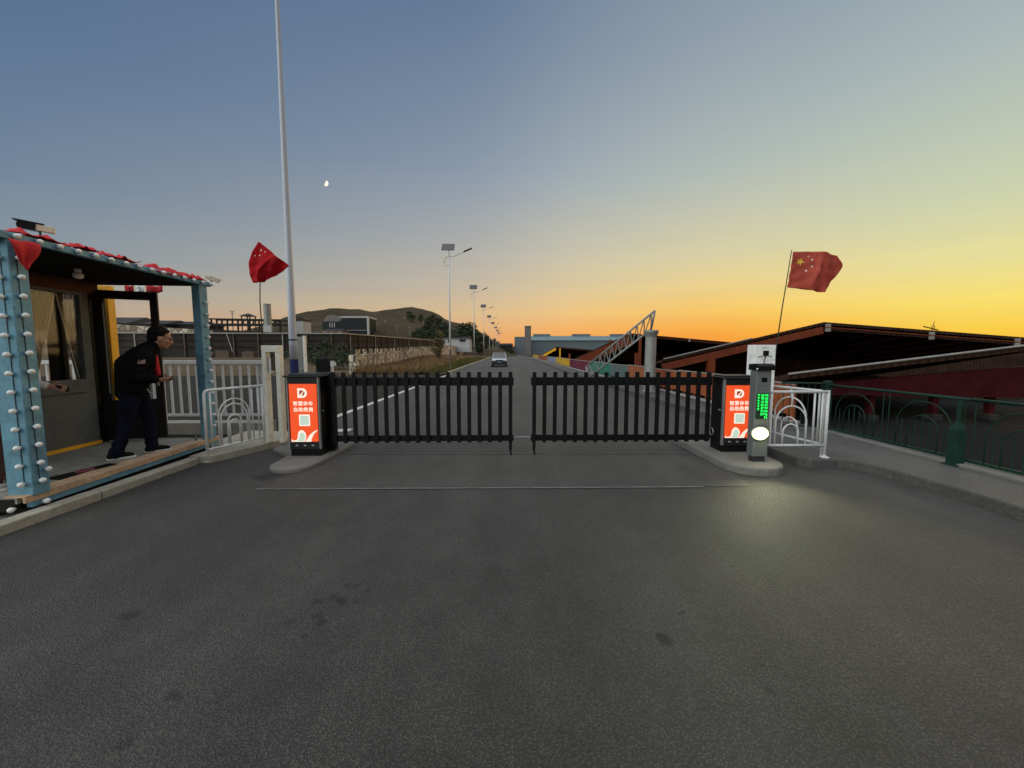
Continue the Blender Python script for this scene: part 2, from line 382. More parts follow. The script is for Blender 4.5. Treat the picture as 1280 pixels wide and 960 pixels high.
    def mesh(s, name, m, smooth=False):
        me = bpy.data.meshes.new(name); me.from_pydata(s.v, [], s.f); me.update()
        if m: me.materials.append(M[m] if isinstance(m, str) else m)
        import bmesh
        bm = bmesh.new(); bm.from_mesh(me); bmesh.ops.recalc_face_normals(bm, faces=bm.faces); bm.to_mesh(me); bm.free()
        if smooth:
            for p in me.polygons: p.use_smooth = True
        return me
    def build(s, name, m, parent=None, smooth=False, bevel=0., label=None):
        if parent is None:
            xs, ys, zs = zip(*s.v); o0 = Vector(((min(xs)+max(xs))/2, (min(ys)+max(ys))/2, min(zs)))
            s.v = [tuple(Vector(p)-o0) for p in s.v]
        me = s.mesh(name, m, smooth); o = bpy.data.objects.new(name, me); COL.objects.link(o)
        if parent is None: o.location = o0
        else: attach(o, parent)
        if bevel:
            b = o.modifiers.new('bevel', 'BEVEL'); b.width = bevel; b.segments = 2; b.limit_method = 'ANGLE'; b.angle_limit = radians(40)
        if label: o['label'] = label
        return o
WM = {}
def wloc(o):
    w = Vector(o.location) if o.parent is None else Vector((0, 0, 0)); return w
def attach(o, parent):
    o.parent = parent
    root = parent
    while root.parent is not None: root = root.parent
    # parts are modelled in world coordinates: undo the thing's own placement once, at the first level
    if parent.parent is None:
        o.matrix_parent_inverse = Matrix.Translation(-Vector(root.location))
def tag(o, label, cat, group=None):
    o['label'] = label; o['category'] = cat
    if group: o['group'] = group
    return o
def thing(name, label, cat, loc, group=None):
    o = bpy.data.objects.new(name, None); COL.objects.link(o); o.location = loc; o.empty_display_size = .2
    return tag(o, label, cat, group)
def struct(o): o['kind'] = 'structure'; return o
def copy_tree(o, parent=None):
    c = o.copy(); COL.objects.link(c)
    if parent is not None:
        inv = o.matrix_parent_inverse.copy(); c.parent = parent; c.matrix_parent_inverse = inv
    for ch in list(o.children): copy_tree(ch, c)
    return c
def inst(me, name, parent, loc, rot=None, sc=None):     # a part that shares a mesh with its likes
    o = bpy.data.objects.new(name, me); COL.objects.link(o); attach(o, parent); o.location = loc
    if rot is not None: o.rotation_euler = rot
    if sc is not None: o.scale = sc
    return o
def remeshed(mb, vox, smooth=4):
    me = mb.mesh('tmp', None); o = bpy.data.objects.new('tmp', me); COL.objects.link(o)
    r = o.modifiers.new('r', 'REMESH'); r.mode = 'VOXEL'; r.voxel_size = vox
    k = o.modifiers.new('s', 'SMOOTH'); k.factor = .5; k.iterations = smooth
    dg = bpy.context.evaluated_depsgraph_get(); me2 = bpy.data.meshes.new_from_object(o.evaluated_get(dg))
    bpy.data.objects.remove(o); bpy.data.meshes.remove(me)
    for p in me2.polygons: p.use_smooth = True
    return me2
def fold(me, amp, fr, seed=0.):
    from mathutils import noise as N
    for v in me.vertices:
        p = v.co; q = Vector((p.x*fr*.8+seed, p.y*fr*.8, p.z*fr*1.25))
        k = 1-abs(N.noise(q))*2.4; k2 = N.noise(q*2.3)
        v.co = p+v.normal*amp*(k*.75+k2*.5)
def soft(name, mb, m, parent, vox=.01, smooth=4, loc=None, folds=0., fr=9.):
    me = remeshed(mb, vox, smooth)
    if folds: fold(me, folds, fr)
    me.name = name; me.materials.clear(); me.materials.append(M[m])
    o = bpy.data.objects.new(name, me); COL.objects.link(o)
    if parent is not None: attach(o, parent)
    return o
def text_mesh(body, size, name='lettering'):
    cu = bpy.data.curves.new(name, 'FONT'); cu.body = body; cu.size = size; cu.align_x = 'CENTER'; cu.align_y = 'CENTER'; cu.extrude = .0015; cu.offset = size*.016; cu.resolution_u = 2; cu.space_character = 1.16
    o = bpy.data.objects.new(name, cu); COL.objects.link(o)
    dg = bpy.context.evaluated_depsgraph_get(); me = bpy.data.meshes.new_from_object(o.evaluated_get(dg)); bpy.data.objects.remove(o)
    return me

# ------------------------------------------------------------------ sky and light
SUN_AZ = radians(52)
w = bpy.data.worlds.new('World'); scene.world = w; w.use_nodes = True
t = NT(w.node_tree); t.n.clear()
out = t.new('ShaderNodeOutputWorld'); bg = t.new('ShaderNodeBackground', i_Strength=1.0)
gen = t.new('ShaderNodeTexCoord').outputs['Generated']
nv = t.new('ShaderNodeVectorMath', operation='NORMALIZE'); t.link(gen, nv.inputs[0])
sp = t.new('ShaderNodeSeparateXYZ'); t.link(nv.outputs[0], sp.inputs[0])
X, Y, Z = sp.outputs
hl = t.math('SQRT', t.math('ADD', t.math('ADD', t.math('MULTIPLY', X, X), t.math('MULTIPLY', Y, Y)), 1e-5))
ca = t.math('DIVIDE', t.math('ADD', t.math('MULTIPLY', X, sin(SUN_AZ)), t.math('MULTIPLY', Y, cos(SUN_AZ))), hl)
Zc = t.math('MAXIMUM', Z, 0.)
def rampz(st): return t.ramp(Zc, [(p, s2l(c)) for p, c in st])
R3 = rampz([(0, (250, 185, 58)), (.035, (252, 208, 72)), (.085, (250, 226, 112)), (.15, (231, 222, 154)), (.25, (203, 210, 176)), (.44, (170, 184, 184)), (.68, (126, 148, 164)), (1, (85, 108, 140))])
R2b = rampz([(0, (246, 146, 54)), (.04, (250, 164, 64)), (.065, (251, 182, 80)), (.10, (246, 200, 106)), (.15, (236, 209, 140)), (.22, (216, 207, 166)), (.37, (178, 188, 182)), (.58, (143, 158, 171)), (1, (85, 105, 138))])
R2 = rampz([(0, (238, 150, 80)), (.045, (242, 175, 105)), (.10, (232, 194, 142)), (.16, (213, 193, 162)), (.25, (189, 185, 174)), (.41, (150, 162, 176)), (.64, (108, 129, 155)), (1, (80, 102, 138))])
R1 = rampz([(0, (196, 160, 132)), (.06, (182, 162, 142)), (.11, (154, 158, 154)), (.17, (131, 147, 158)), (.28, (108, 130, 154)), (.47, (84, 112, 144)), (.70, (72, 98, 134)), (1, (70, 95, 132))])
def mapr(v, a, b, smooth=True):
    n = t.new('ShaderNodeMapRange', interpolation_type='SMOOTHSTEP' if smooth else 'LINEAR'); t.link(v, n.inputs[0]); n.inputs[1].default_value = a; n.inputs[2].default_value = b; return n.outputs[0]
ang = t.math('ARCCOSINE', t.math('MINIMUM', t.math('MAXIMUM', ca, -1.), 1.))          # bearing away from the afterglow
sky = t.mix(mapr(ang, radians(106), radians(42), False), R1, R2); sky = t.mix(mapr(ang, radians(60), radians(18)), sky, R2b); sky = t.mix(mapr(ang, radians(28), radians(-4)), sky, R3)
# fill light added to the sky overhead and behind the camera, brighter than dusk
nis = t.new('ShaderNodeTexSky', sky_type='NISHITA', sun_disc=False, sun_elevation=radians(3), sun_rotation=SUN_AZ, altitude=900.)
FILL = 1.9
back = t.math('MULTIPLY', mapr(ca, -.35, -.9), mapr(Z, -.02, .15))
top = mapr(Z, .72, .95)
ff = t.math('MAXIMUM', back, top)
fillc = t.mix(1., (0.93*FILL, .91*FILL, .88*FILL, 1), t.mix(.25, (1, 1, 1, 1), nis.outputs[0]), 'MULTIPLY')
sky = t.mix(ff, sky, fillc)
# thin uneven haze bands low in the sky
hm = t.new('ShaderNodeMapping'); t.link(nv.outputs[0], hm.inputs[0]); hm.inputs['Scale'].default_value = (1.2, 1.2, 26.)
hz_ = t.new('ShaderNodeTexNoise', i_Scale=1.6, i_Detail=5., i_Roughness=.6); t.link(hm.outputs[0], hz_.inputs['Vector'])
hv = t.math('MULTIPLY_ADD', t.math('SUBTRACT', hz_.outputs['Fac'], .5), .16, 1.)
hc_ = t.new('ShaderNodeCombineColor'); t.link(hv, hc_.inputs[0]); t.link(t.math('MULTIPLY_ADD', t.math('SUBTRACT', hv, 1.), .8, 1.), hc_.inputs[1]); hc_.inputs[2].default_value = 1.
sky = t.mix(t.math('MULTIPLY', mapr(Z, .30, .10), mapr(Z, -.01, .03)), sky, t.mix(1., sky, hc_.outputs[0], 'MULTIPLY'))
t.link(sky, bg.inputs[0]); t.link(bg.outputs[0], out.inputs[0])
sd = bpy.data.lights.new('afterglow_sun', 'SUN'); sd.energy = .6; sd.angle = radians(25); sd.color = (1., .62, .30)
so = bpy.data.objects.new('afterglow_sun', sd); COL.objects.link(so)
dirv = Vector((sin(SUN_AZ)*cos(radians(6)), cos(SUN_AZ)*cos(radians(6)), sin(radians(6))))
so.rotation_euler = dirv.to_track_quat('Z', 'Y').to_euler(); so.location = (30, 30, 20)
vs = scene.view_settings; vs.view_transform = 'Standard'; vs.look = 'None'; vs.gamma = 1; vs.exposure = 0; vs.use_curve_mapping = False
scene.render.engine = 'CYCLES'

# moon: the lit half of a globe, far beyond the hills
mc = at(407, 229, 3000); mb = MB(); mr = 20.
v = []; f = []
dirm = (Vector((0, 0, EYE))-mc).normalized(); ux = RT.copy(); uz = ux.cross(dirm).normalized()
if uz.z < 0: uz = -uz
litx = (ux*.86+uz*-.5).normalized(); lity = dirm.cross(litx).normalized()
NN = 16
for i in range(NN+1):
    a = -pi/2+pi*i/NN
    for j in range(7):
        b = lerp(-.18, pi/2, j/6)
        v.append(mc+litx*(sin(b)*cos(a)*mr)+lity*(sin(a)*mr)+dirm*(cos(b)*cos(a)*mr))
for i in range(NN):
    for j in range(6): f.append((i*7+j, i*7+j+1, (i+1)*7+j+1, (i+1)*7+j))
mb.add(v, f); tag(mb.build('moon', 'moon', smooth=True), 'small half-lit white moon high in the blue dusk sky', 'moon')

# ------------------------------------------------------------------ terrain
RIDGE = [(-400, 6), (-150, 7), (-126, 9.5), (-118, 17), (-109, 25), (-98, 26.5), (-89, 26.2), (-82, 25.4), (-74, 25.4), (-66, 25.6), (-57, 27), (-49, 27), (-41, 24.5), (-35, 21), (-28, 18), (-16, 16.2), (-8, 13), (5, 11), (30, 8), (80, 5), (400, 4)]
def height(x, y):
    left = sstep(-10.5, -12.5, x)
    if y > 81: left = sstep(-14.5, -17, x)
    h = -.05
    h += left*(.95*sstep(27, 42, y)+2.2*sstep(46, 60, y)*sstep(-14, -22, x))
    rid = interp(RIDGE, x)
    n = .8*sin(x*.19+1.3*sin(y*.07))+.6*sin(x*.43+y*.11)+.5*sin(x*.9-y*.3)+.35*sin(x*1.7+y*.8)
    far = sstep(120, 235, y)*(1-.5*sstep(250, 420, y))
    lim = sstep(7, -12, x) if y < 330 else 1.
    if rid > 0: h += max(0, (rid-3+n*.5))*far*max(lim, sstep(330, 360, y)*.9)
    return h
xs = [-900, -600, -400, -300, -250, -210]+[-180+3*i for i in range(56)]+[-12.5, -12, -11.5, -11, -10.5, -9, -6, -3, 0, 3, 6, 8, 12, 16, 20, 30, 45, 60, 80, 110, 150, 200, 300, 500, 900]
ys = [-60, -30, -10, 0, 10, 20, 26]+[28+2*i for i in range(20)]+[70, 75, 80, 81.5, 85, 90, 100]+[108+6*i for i in range(48)]+[410, 450, 520, 700, 1000, 1600, 2400]
g = MB(); W = len(xs)
g.add([(x, y, height(x, y)) for y in ys for x in xs], [(j*W+i, j*W+i+1, (j+1)*W+i+1, (j+1)*W+i) for j in range(len(ys)-1) for i in range(W-1)])
me = g.mesh('ground', 'soil', True); me.materials.append(M['hill'])
for p in me.polygons:
    if p.center.y > 118: p.material_index = 1
go = bpy.data.objects.new('ground', me); COL.objects.link(go); struct(go)
def sheet(name, m, poly, z, th=None):
    b = MB()
    if th is None: b.add([(x, y, z) for x, y in poly], [tuple(range(len(poly)))])
    else: b.prism(poly, (0, 0, z-th), (1, 0, 0), (0, 1, 0), (0, 0, th))
    me = b.mesh(name, m); o = bpy.data.objects.new(name, me); COL.objects.link(o); return struct(o)
sheet('road', 'asphalt', [(-4.12, -30), (4.62, -30), (4.62, 9), (4.46, 16), (4.5, 26), (5.2, 60), (6.5, 200), (6.5, 330), (-5, 330), (-4.6, 200), (-4.0, 60), (-3.85, 27), (-4.0, 9), (-4.12, 6.6)], 0)
sheet('side_road', 'asphalt_dark', [(-45, 7.9), (-3.96, 7.9), (-3.8, 25.6), (-45, 23.6)], -.012)
sheet('left_apron', 'asphalt_dark', [(-30, -30), (-4.06, -30), (-4.06, 7.95), (-30, 7.95)], -.016)
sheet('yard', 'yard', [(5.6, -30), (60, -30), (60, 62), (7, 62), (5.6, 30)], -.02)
# worn threshold strip at the barrier and thin painted lines
sheet('threshold', 'asphalt_pale', [(-2.72, 4.16), (2.75, 4.14), (3.0, 5.4), (-2.45, 5.55)], .004)
def mark(x0, y0, x1, y1, wd, m='markwhite', z=.008, name='road_marking'):
    d = Vector((x1-x0, y1-y0)); n = Vector((-d.y, d.x)).normalized()*wd/2
    return sheet(name, m, [(x0-n.x, y0-n.y), (x1-n.x, y1-n.y), (x1+n.x, y1+n.y), (x0+n.x, y0+n.y)], z)
mark(-2.72, 4.14, 2.2, 4.12, .035, 'markfaint'); mark(-2.4, 5.58, 2.8, 5.55, .025, 'markfaint')
mark(-3.93, 8.0, -3.72, 26.5, .17)
mark(-3.25, 7.3, -2.95, 7.33, .28)
mark(-3.6, 26.2, 4.3, 26.6, .22, 'markfaint')
# kerbs
def kerb(name, m, x0, x1, y0, y1, z0, z1, step=1.0):
    b = MB(); y = y0
    while y < y1-.02:
        e = min(y+step, y1); b.box(x0+random.uniform(-.006, .006), x1, y+.006, e-.006, z0, z1+random.uniform(-.004, .004)); y = e
    o = b.build(name, m, bevel=.012); return struct(o)
kerb('booth_kerb', 'kerbtan', -4.27, -4.12, -2.4, 5.15, -.02, .085, 1.26)
kerb('verge_kerb', 'kerbtan', -4.0, -3.86, 27, 120, -.02, .14, 1.5)
sheet('kerb_back_strip', 'kerbdark', [(-4.55, -3), (-4.27, -3), (-4.27, 5.9), (-4.55, 5.9)], .03)
b = MB(); b.prism([(-4.27, 5.16), (-4.0, 5.16), (-3.72, 5.75), (-3.55, 6.3), (-3.55, 6.75), (-4.6, 6.9), (-4.6, 5.8), (-4.27, 5.8)], (0, 0, -.02), (1, 0, 0), (0, 1, 0), (0, 0, .12)); struct(b.build('left_pavement', 'kerbtan', bevel=.01))
# verge between the kerb and the stone wall
b = MB(); rows = []
vy = [26.2+i*1.5 for i in range(64)]
for j, y in enumerate(vy):
    xl = lerp(-10.9, -14.4, (y-28)/53); xr = -4.0-.0*y
    for i in range(9):
        x = lerp(xl, xr, i/8); b.v.append((x, y+(.9*(1-i/8) if j == 0 else 0), .02+.55*sstep(28, 62, y)*sin(pi*min(1, (1-i/8)*1.15)/2)+.05*sin(x*2.1+y)+(.1 if i == 8 else 0)*.6))
b.f = [(j*9+i, j*9+i+1, (j+1)*9+i+1, (j+1)*9+i) for j in range(len(vy)-1) for i in range(8)]
struct(b.build('verge', 'soil', smooth=True))
def vergez(x, y):
    xl = lerp(-10.9, -14.4, (y-28)/53); i = (x-xl)/(-4.0-xl); return .02+.55*sstep(28, 62, y)*sin(pi*min(1, max(0, 1-i)*1.15)/2)
def blades(name, m, n, reg, h0, h1, label, wd=.02):
    b = MB()
    for k in range(n):
        x, y = reg(); z = vergez(x, y)-.02 if x > -11 or y > 27 else 0
        h = random.uniform(h0, h1)*(.6+.8*random.random()); a = random.uniform(0, 2*pi); l = random.uniform(-.5, .5)*h
        dx, dy = cos(a)*wd*(1+y*.02), sin(a)*wd*(1+y*.02)
        tx, ty = x+cos(a+1)*l, y+sin(a+1)*l
        b.add([(x-dx, y-dy, z), (x+dx, y+dy, z), (tx+dx*.3, ty+dy*.3, z+h), (tx-dx*.3, ty-dy*.3, z+h*.97)], [(0, 1, 2, 3)])
    o = b.build(name, m); o['kind'] = 'stuff'; o['label'] = label; o['category'] = 'grass'; return o
def reg_dry():
    while True:
        y = 26.8+random.random()**1.6*50; xl = lerp(-10.7, -14.2, (y-28)/53); x = random.uniform(xl, -5.0-.02*y)
        if x < lerp(-5.8, -6.6, (y-27)/50)+random.uniform(-1, .6): return x, y
def reg_green():
    y = 26.9+random.random()**1.5*62; x = -4.15-random.random()**1.3*2.4; return x, y
blades('dry_grass', 'drygrass', 9000, reg_dry, .18, .5, 'dry brown grass in front of the stone wall')
blades('verge_grass', 'greengrass', 6000, reg_green, .10, .3, 'short green grass along the kerb under the lamps')
# pavement to the right, with the bump-out at the barrier
PAV = [(4.58, -12), (4.6, 2.6), (4.62, 3.7), (4.58, 4.35), (4.46, 4.72), (4.32, 4.80), (3.98, 4.80), (3.86, 4.9), (3.84, 5.3), (3.95, 6.1), (4.35, 6.9), (4.62, 7.6), (4.6, 9), (4.46, 16), (4.5, 26), (5.2, 60), (6.5, 200), (7.6, 200), (6.6, 60), (5.75, 30), (5.72, -12)]
b = MB(); b.prism(PAV, (0, 0, -.03), (1, 0, 0), (0, 1, 0), (0, 0, .15)); struct(b.build('pavement', 'paving', bevel=.02))
def grit(n):
    b = MB(); rg = random.Random(4)
    for k in range(n):
        c_ = rg.random()
        if c_ < .35: x, y = -4.11+abs(rg.gauss(0, .07)), rg.uniform(2.4, 6.2)
        elif c_ < .7: x, y = 4.57-abs(rg.gauss(0, .08)), rg.uniform(2.6, 4.4)
        elif c_ < .85: x, y = rg.uniform(-3.1, -2.3), rg.gauss(4.62, .10)
        else: x, y = rg.uniform(-2.6, 2.8), rg.gauss(5.3, .35)
        r_ = rg.uniform(.003, .009); z = .0 if y < 4.15 else .003
        b.sphere((x, y, z+r_*.4), r_, 5, 3, (1, rg.uniform(.6, 1.2), .7), Matrix.Rotation(rg.uniform(0, 3), 3, 'Z'))
    o = b.build('loose_grit', 'block'); o['kind'] = 'stuff'; o['label'] = 'loose grit along the kerbs'; o['category'] = 'grit'
grit(420)
def island(name, pts, h, m):
    b = MB(); b.prism(pts, (0, 0, -.02), (1, 0, 0), (0, 1, 0), (0, 0, h+.02)); return struct(b.build(name, m, bevel=.025))
def rounded(x0, x1, y0, y1, n=10):
    r = (x1-x0)/2; cx = (x0+x1)/2
    return [(cx-r*cos(pi*i/n), y0+r-r*sin(pi*i/n)) for i in range(n+1)]+[(x1, y1), (x0, y1)]
island('right_island', rounded(2.80, 3.54, 4.46, 6.3), .10, 'kerbdark')
island('left_island', rounded(-3.03, -2.46, 4.68, 6.15)[:-2]+[(-2.42, 6.15), (-3.5, 6.15), (-3.5, 5.75), (-3.06, 5.4)], .06, 'kerbdark')

# ------------------------------------------------------------------ guard booth
PX0, PX1, PY0, PY1 = -4.48, -4.265, 3.46, 3.60          # near post
booth = thing('guard_booth', 'small guard booth with light blue porch posts studded with white bulbs', 'booth', (-4.27, 3.46, .2)); booth.rotation_euler = (0, 0, radians(3.0))
b = MB(); b.box(-8.2, -4.34, 3.40, 5.86, .15, .20); b.build('deck', 'deck', booth)
b = MB(); b.box(-4.46, -4.275, 3.405, 5.95, .201, .214); b.box(-4.30, -4.275, 3.405, 5.95, .150, .201); b.build('deck_board', 'tan', booth, bevel=.004)
b = MB(); b.box(-4.335, -4.285, 3.46, 5.95, .095, .148); b.build('deck_trim', 'blue', booth, bevel=.004)
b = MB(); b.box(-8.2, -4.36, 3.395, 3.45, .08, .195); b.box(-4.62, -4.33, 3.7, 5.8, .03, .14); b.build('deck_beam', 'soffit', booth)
bulb_m = MB().lathe([(.0, -.004), (.012, -.002), (.016, .008), (.021, .018), (.025, .031), (.021, .043), (.010, .052), (.002, .055)], (0, 0, 0), 12).mesh('bulb', 'bulb', True)
def post(x0, x1, y0, y1, z0, z1):
    b = MB(); b.box(x0, x1, y0, y1, z0, z1); return b.build('post', 'blue', booth, bevel=.008)
p1 = post(PX0, PX1, PY0, PY1, .2, 2.47)
for i in range(13):
    z = .33+i*.166
    inst(bulb_m, 'bulb', p1, (PX1, PY0+.055, z), (0, pi/2, 0)); inst(bulb_m, 'bulb', p1, (PX1-.065, PY0, z-.015), (pi/2, 0, 0))
for z in (.13,):
    inst(bulb_m, 'bulb', p1, (-4.265, 3.53, z), (0, pi/2, 0)); inst(bulb_m, 'bulb', p1, (-4.36, 3.397, z-.02), (pi/2, 0, 0))
inst(bulb_m, 'bulb', p1, (PX1, PY1-.03, .42), (0, pi/2, 0))
b = MB()
for yy in (PY0-.003,):
    b.tube([(PX1-.065, yy, .3), (PX1-.065, yy, 2.4)], .003, 5)
b.tube([(PX1+.003, PY0+.055, .3), (PX1+.003, PY0+.055, 2.4)], .003, 5); b.build('bulb_cord', 'socket', p1)
p2 = post(-4.385, -4.275, 5.70, 5.86, .2, 2.47)
for i in range(12): inst(bulb_m, 'bulb', p2, (-4.275, 5.79, .40+i*.165), (0, pi/2, 0))
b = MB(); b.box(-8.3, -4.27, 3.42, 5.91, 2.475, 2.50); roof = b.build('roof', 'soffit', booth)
b = MB(); b.box(-4.31, -4.25, 3.40, 5.92, 2.468, 2.53); b.box(-8.3, -4.31, 3.385, 3.42, 2.44, 2.55); fas = b.build('fascia', 'blue', roof, bevel=.006)
for i in range(15): inst(bulb_m, 'bulb', roof, (-4.25, 3.5+i*.170, 2.50), (0, pi/2, 0))
for i in range(3): inst(bulb_m, 'bulb', roof, (-4.4-i*.12, 3.385, 2.50), (pi/2, 0, 0))
b = MB(); b.box(-8.3, -4.31, 3.45, 5.88, 2.50, 2.54); b.build('roof_sheet', 'steel', roof)
# cabin: front wall with a curtained window, far wall with a wide window
WX = -5.70; WP = -5.80
WA, WB, WT, WS = atx(30, 420, WP).y, atx(114, 420, WP).y, 2.31, 1.08      # window opening
b = MB()
b.box(WX-.06, WX, 3.30, WB+.10, .20, WS); b.box(WX-.06, WX, 3.30, WA, WS, WT); b.box(WX-.06, WX, WB, WB+.10, WS, WT)
b.box(-8.2, WX-.06, 3.30, 3.36, .2, 2.40); b.box(-8.2, -8.14, 3.36, 5.60, .2, 2.47)
b.box(-8.14, -6.3, 5.54, 5.60, .2, .8); b.box(-8.14, -6.1, 5.54, 5.60, 1.80, 2.3)
b.build('cabin_wall', 'cabin', booth)
b = MB(); b.box(WX-.07, WX+.02, 3.30, 5.75, WT, 2.472); b.box(-8.2, WX-.07, 5.54, 5.62, WT, 2.472); b.build('lintel_beam', 'brownwood', booth)
b = MB(); b.box(WX, WX+.035, 3.6, WB+.08, .20, .245); b.build('sill_strip', 'yellow', booth, bevel=.004)
b = MB(); b.box(WX+.001, WX+.008, 4.05, WB-.05, .93, .955); b.build('panel_rail', 'socket', booth)
b = MB()
for y0, y1, z0, z1 in ((WA, WA+.04, WS, WT), (WB-.04, WB, WS, WT), (WA+.04, WB-.04, WS, WS+.05), (WA+.04, WB-.04, WT-.04, WT)): b.box(WX-.05, WX+.012, y0, y1, z0, z1)
win = b.build('window', 'cabin', booth)
b = MB(); b.box(WX-.030, WX-.024, WA+.04, WB-.04, WS+.05, WT-.04); b.build('pane', 'glass', win)
def drape(yt0, yt1, yb0, yb1, zt, zb, ph):
    def fn(u, v2):
        z = lerp(zt, zb, v2); s_ = v2**1.1
        y = lerp(lerp(yt0, yt1, u), lerp(yb0, yb1, u), s_)
        return (WX-.10+.018*sin(u*22+ph)*(.4+v2*.6), y, z)
    return fn
yap = atx(75, 362, WP-.1).y
d1 = drape(WA+.0, yap-.005, WA+.0, atx(48, 455, WP-.1).y, WT-.03, 1.10, 0); d2 = drape(yap+.005, WB+.03, atx(104, 455, WP-.1).y, WB+.03, WT-.03, 1.10, 2)
b = MB(); b.cloth(d1, 30, 14, .002); cu1 = b.build('curtain', 'curtain', win, True)
b = MB(); b.cloth(d2, 30, 14, .002); cu2 = b.build('curtain', 'curtain', win, True)
b = MB(); b.tube([Vector(d1(1, k/14))+Vector((.012, 0, 0)) for k in range(15)], .007, 6); b.build('curtain_hem', 'hem', win)
b = MB(); b.tube([Vector(d2(0, k/14))+Vector((.012, 0, 0)) for k in range(15)], .007, 6); b.build('curtain_hem', 'hem', win)
b = MB(); b.box(-6.2, -6.0, 5.54, 5.60, .2, WT); b.box(-5.80, WX+.01, 5.622, 5.74, .2, WT); b.build('door_jamb', 'darkdoor', booth)
b = MB(); b.box(-6.14, -5.86, 6.08, 6.20, .0, 2.50); b.build('corner_pillar', 'yellow', booth, bevel=.006)
# opened glazed door leaf
h0 = Vector((-5.70, 5.72, 0)); h1 = Vector((-5.03, 5.93, 0)); du = (h1-h0).normalized(); dn = Vector((-du.y, du.x, 0)); DW = (h1-h0).length
def leaf(b, u0, u1, z0, z1, th=.045, off=0): b.obb(h0+du*((u0+u1)/2)+Vector((0, 0, (z0+z1)/2))+dn*off, du*(u1-u0)/2, dn*th/2, Vector((0, 0, (z1-z0)/2)))
b = MB(); leaf(b, 0, .10, .21, 2.38); leaf(b, DW-.09, DW, .21, 2.38); leaf(b, .10, DW-.09, 2.26, 2.38); leaf(b, .10, DW-.09, .21, .80)
door = b.build('door', 'darkdoor', booth, bevel=.004)
b = MB(); leaf(b, .10, DW-.09, .80, 2.26, .008); b.build('door_pane', 'glass', door)
b = MB(); leaf(b, .085, .095, .9, 2.2, .01, -.03); b.build('edge_strip', 'steel', door)
b = MB(); leaf(b, DW-.055, DW-.035, 1.0, 1.14, .03, -.05); b.build('handle', 'steel', door)
gp = at(99, 350, 4.75); gp.x += .1; b = MB(); b.sphere((gp.x, gp.y, 2.40), .05, 14, 10, (1, 1, .85)); b.lathe([(.03, 0), (.035, .04)], (gp.x, gp.y, 2.44), 12); b.build('ceiling_globe', 'bulb', booth, True)
# cables
b = MB(); b.tube([(-4.50, 5.6, .215), (-4.75, 5.9, .22), (-5.1, 6.0, .22), (-5.4, 6.2, .18)], .015, 6); tag(b.build('cable', 'socket'), 'black cable lying on the ground beside the far blue post', 'cable')

# red cloth strung over the roof edge
bunt = thing('bunting', 'crumpled red cloth bunting draped along the porch roof edge', 'bunting', (-4.27, 3.46, 2.54)); bunt.rotation_euler = (0, 0, radians(3.0))
def rag(x0, x1, y0, y1, z, hang, seed):
    rnd = random.Random(seed); ph = rnd.random()*6; k = rnd.uniform(7, 12)
    def fn(u, v2):
        y = lerp(y0, y1, u)+.02*sin(v2*9+ph); x = lerp(x0, x1, v2)
        zz = z+.028*sin(u*k+ph)*sin(v2*5+ph)+.03*sin(u*pi)*(1-v2)+.012*sin(u*23+v2*11)-hang*max(0, v2-.62)/.38
        if u < .12 or u > .88: zz -= .015
        return (x, y, max(zz, z-hang))
    return fn
for i, (y0, y1, hg) in enumerate([(3.52, 3.90, .02), (4.02, 4.25, .01), (4.35, 4.72, .02), (4.95, 5.18, .07), (5.16, 5.42, .05), (5.44, 5.62, .05), (5.60, 5.80, .03)]):
    b = MB(); b.cloth(rag(-4.46, -4.235, y0, y1, 2.565, hg*1.0, i), 20, 10, .004); b.build('pennant', 'red', bunt, True)
def tri_flag(u, v2):
    yy = lerp(3.42, 3.64, u); x = lerp(yy, 3.53, v2**1.5); return (-4.20+.014*sin(u*9)+.012*sin(v2*6), x, 2.465-v2*.24-.01*sin(u*7))
b = MB(); b.cloth(tri_flag, 12, 10, .004); tag(b.build('red_flag', 'red', smooth=True), 'red triangular flag hanging on top of the near blue post', 'flag')
bt2 = thing('bunting', 'red and white bunting strung above the open dark door', 'bunting', (-5.4, 5.95, 2.42))
for i, (xa, xb) in enumerate([(-5.75, -5.62), (-5.60, -5.46), (-5.44, -5.18)]):
    def fn(u, v2, xa=xa, xb=xb, i=i): return (lerp(xa, xb, u)+(.06*v2*(1 if u < .5 else -1)*(.5-abs(u-.5))*2 if i < 2 else 0), 6.02+.01*sin(u*9+i), 2.50-v2*.10+.008*sin(u*8))
    b = MB(); b.cloth(fn, 8, 4, .004); b.build('pennant', 'white' if i == 1 else 'red', bt2, True)
# cameras on the roof
def cctv(c, d, s, label, near_dark):
    d = Vector(d).normalized(); r = thing('security_camera', label, 'camera', c)
    c = Vector(c)
    side = d.cross(Vector((0, 0, 1))).normalized(); up = side.cross(d)
    k = c+Vector((0, 0, .14*s))
    b = MB(); b.obb(k, d*.13*s, side*.042*s, up*.040*s); b.build('body', 'cameraw', r, bevel=.008*s)
    b = MB(); b.obb(k+up*.05*s+d*.09*s, d*.13*s, side*.052*s, up*.006*s); b.obb(k+d*.10*s, d*.075*s, side*.05*s, up*.045*s); b.build('sun_shield', 'blackgloss' if near_dark else 'cameraw', r)
    b = MB(); b.obb(k+d*.155*s, d*.022*s, side*.045*s, up*.046*s); b.lathe([(.03*s, 0), (.03*s, .012*s)], k+d*.178*s, 14, d); b.build('lens', 'blackgloss', r)
    b = MB(); b.tube([c, c+Vector((0, 0, .07*s)), k-up*.04*s], .013*s, 8); b.lathe([(.04*s, 0), (.04*s, .012*s)], c, 12); b.build('bracket', 'socket' if near_dark else 'steel', r)
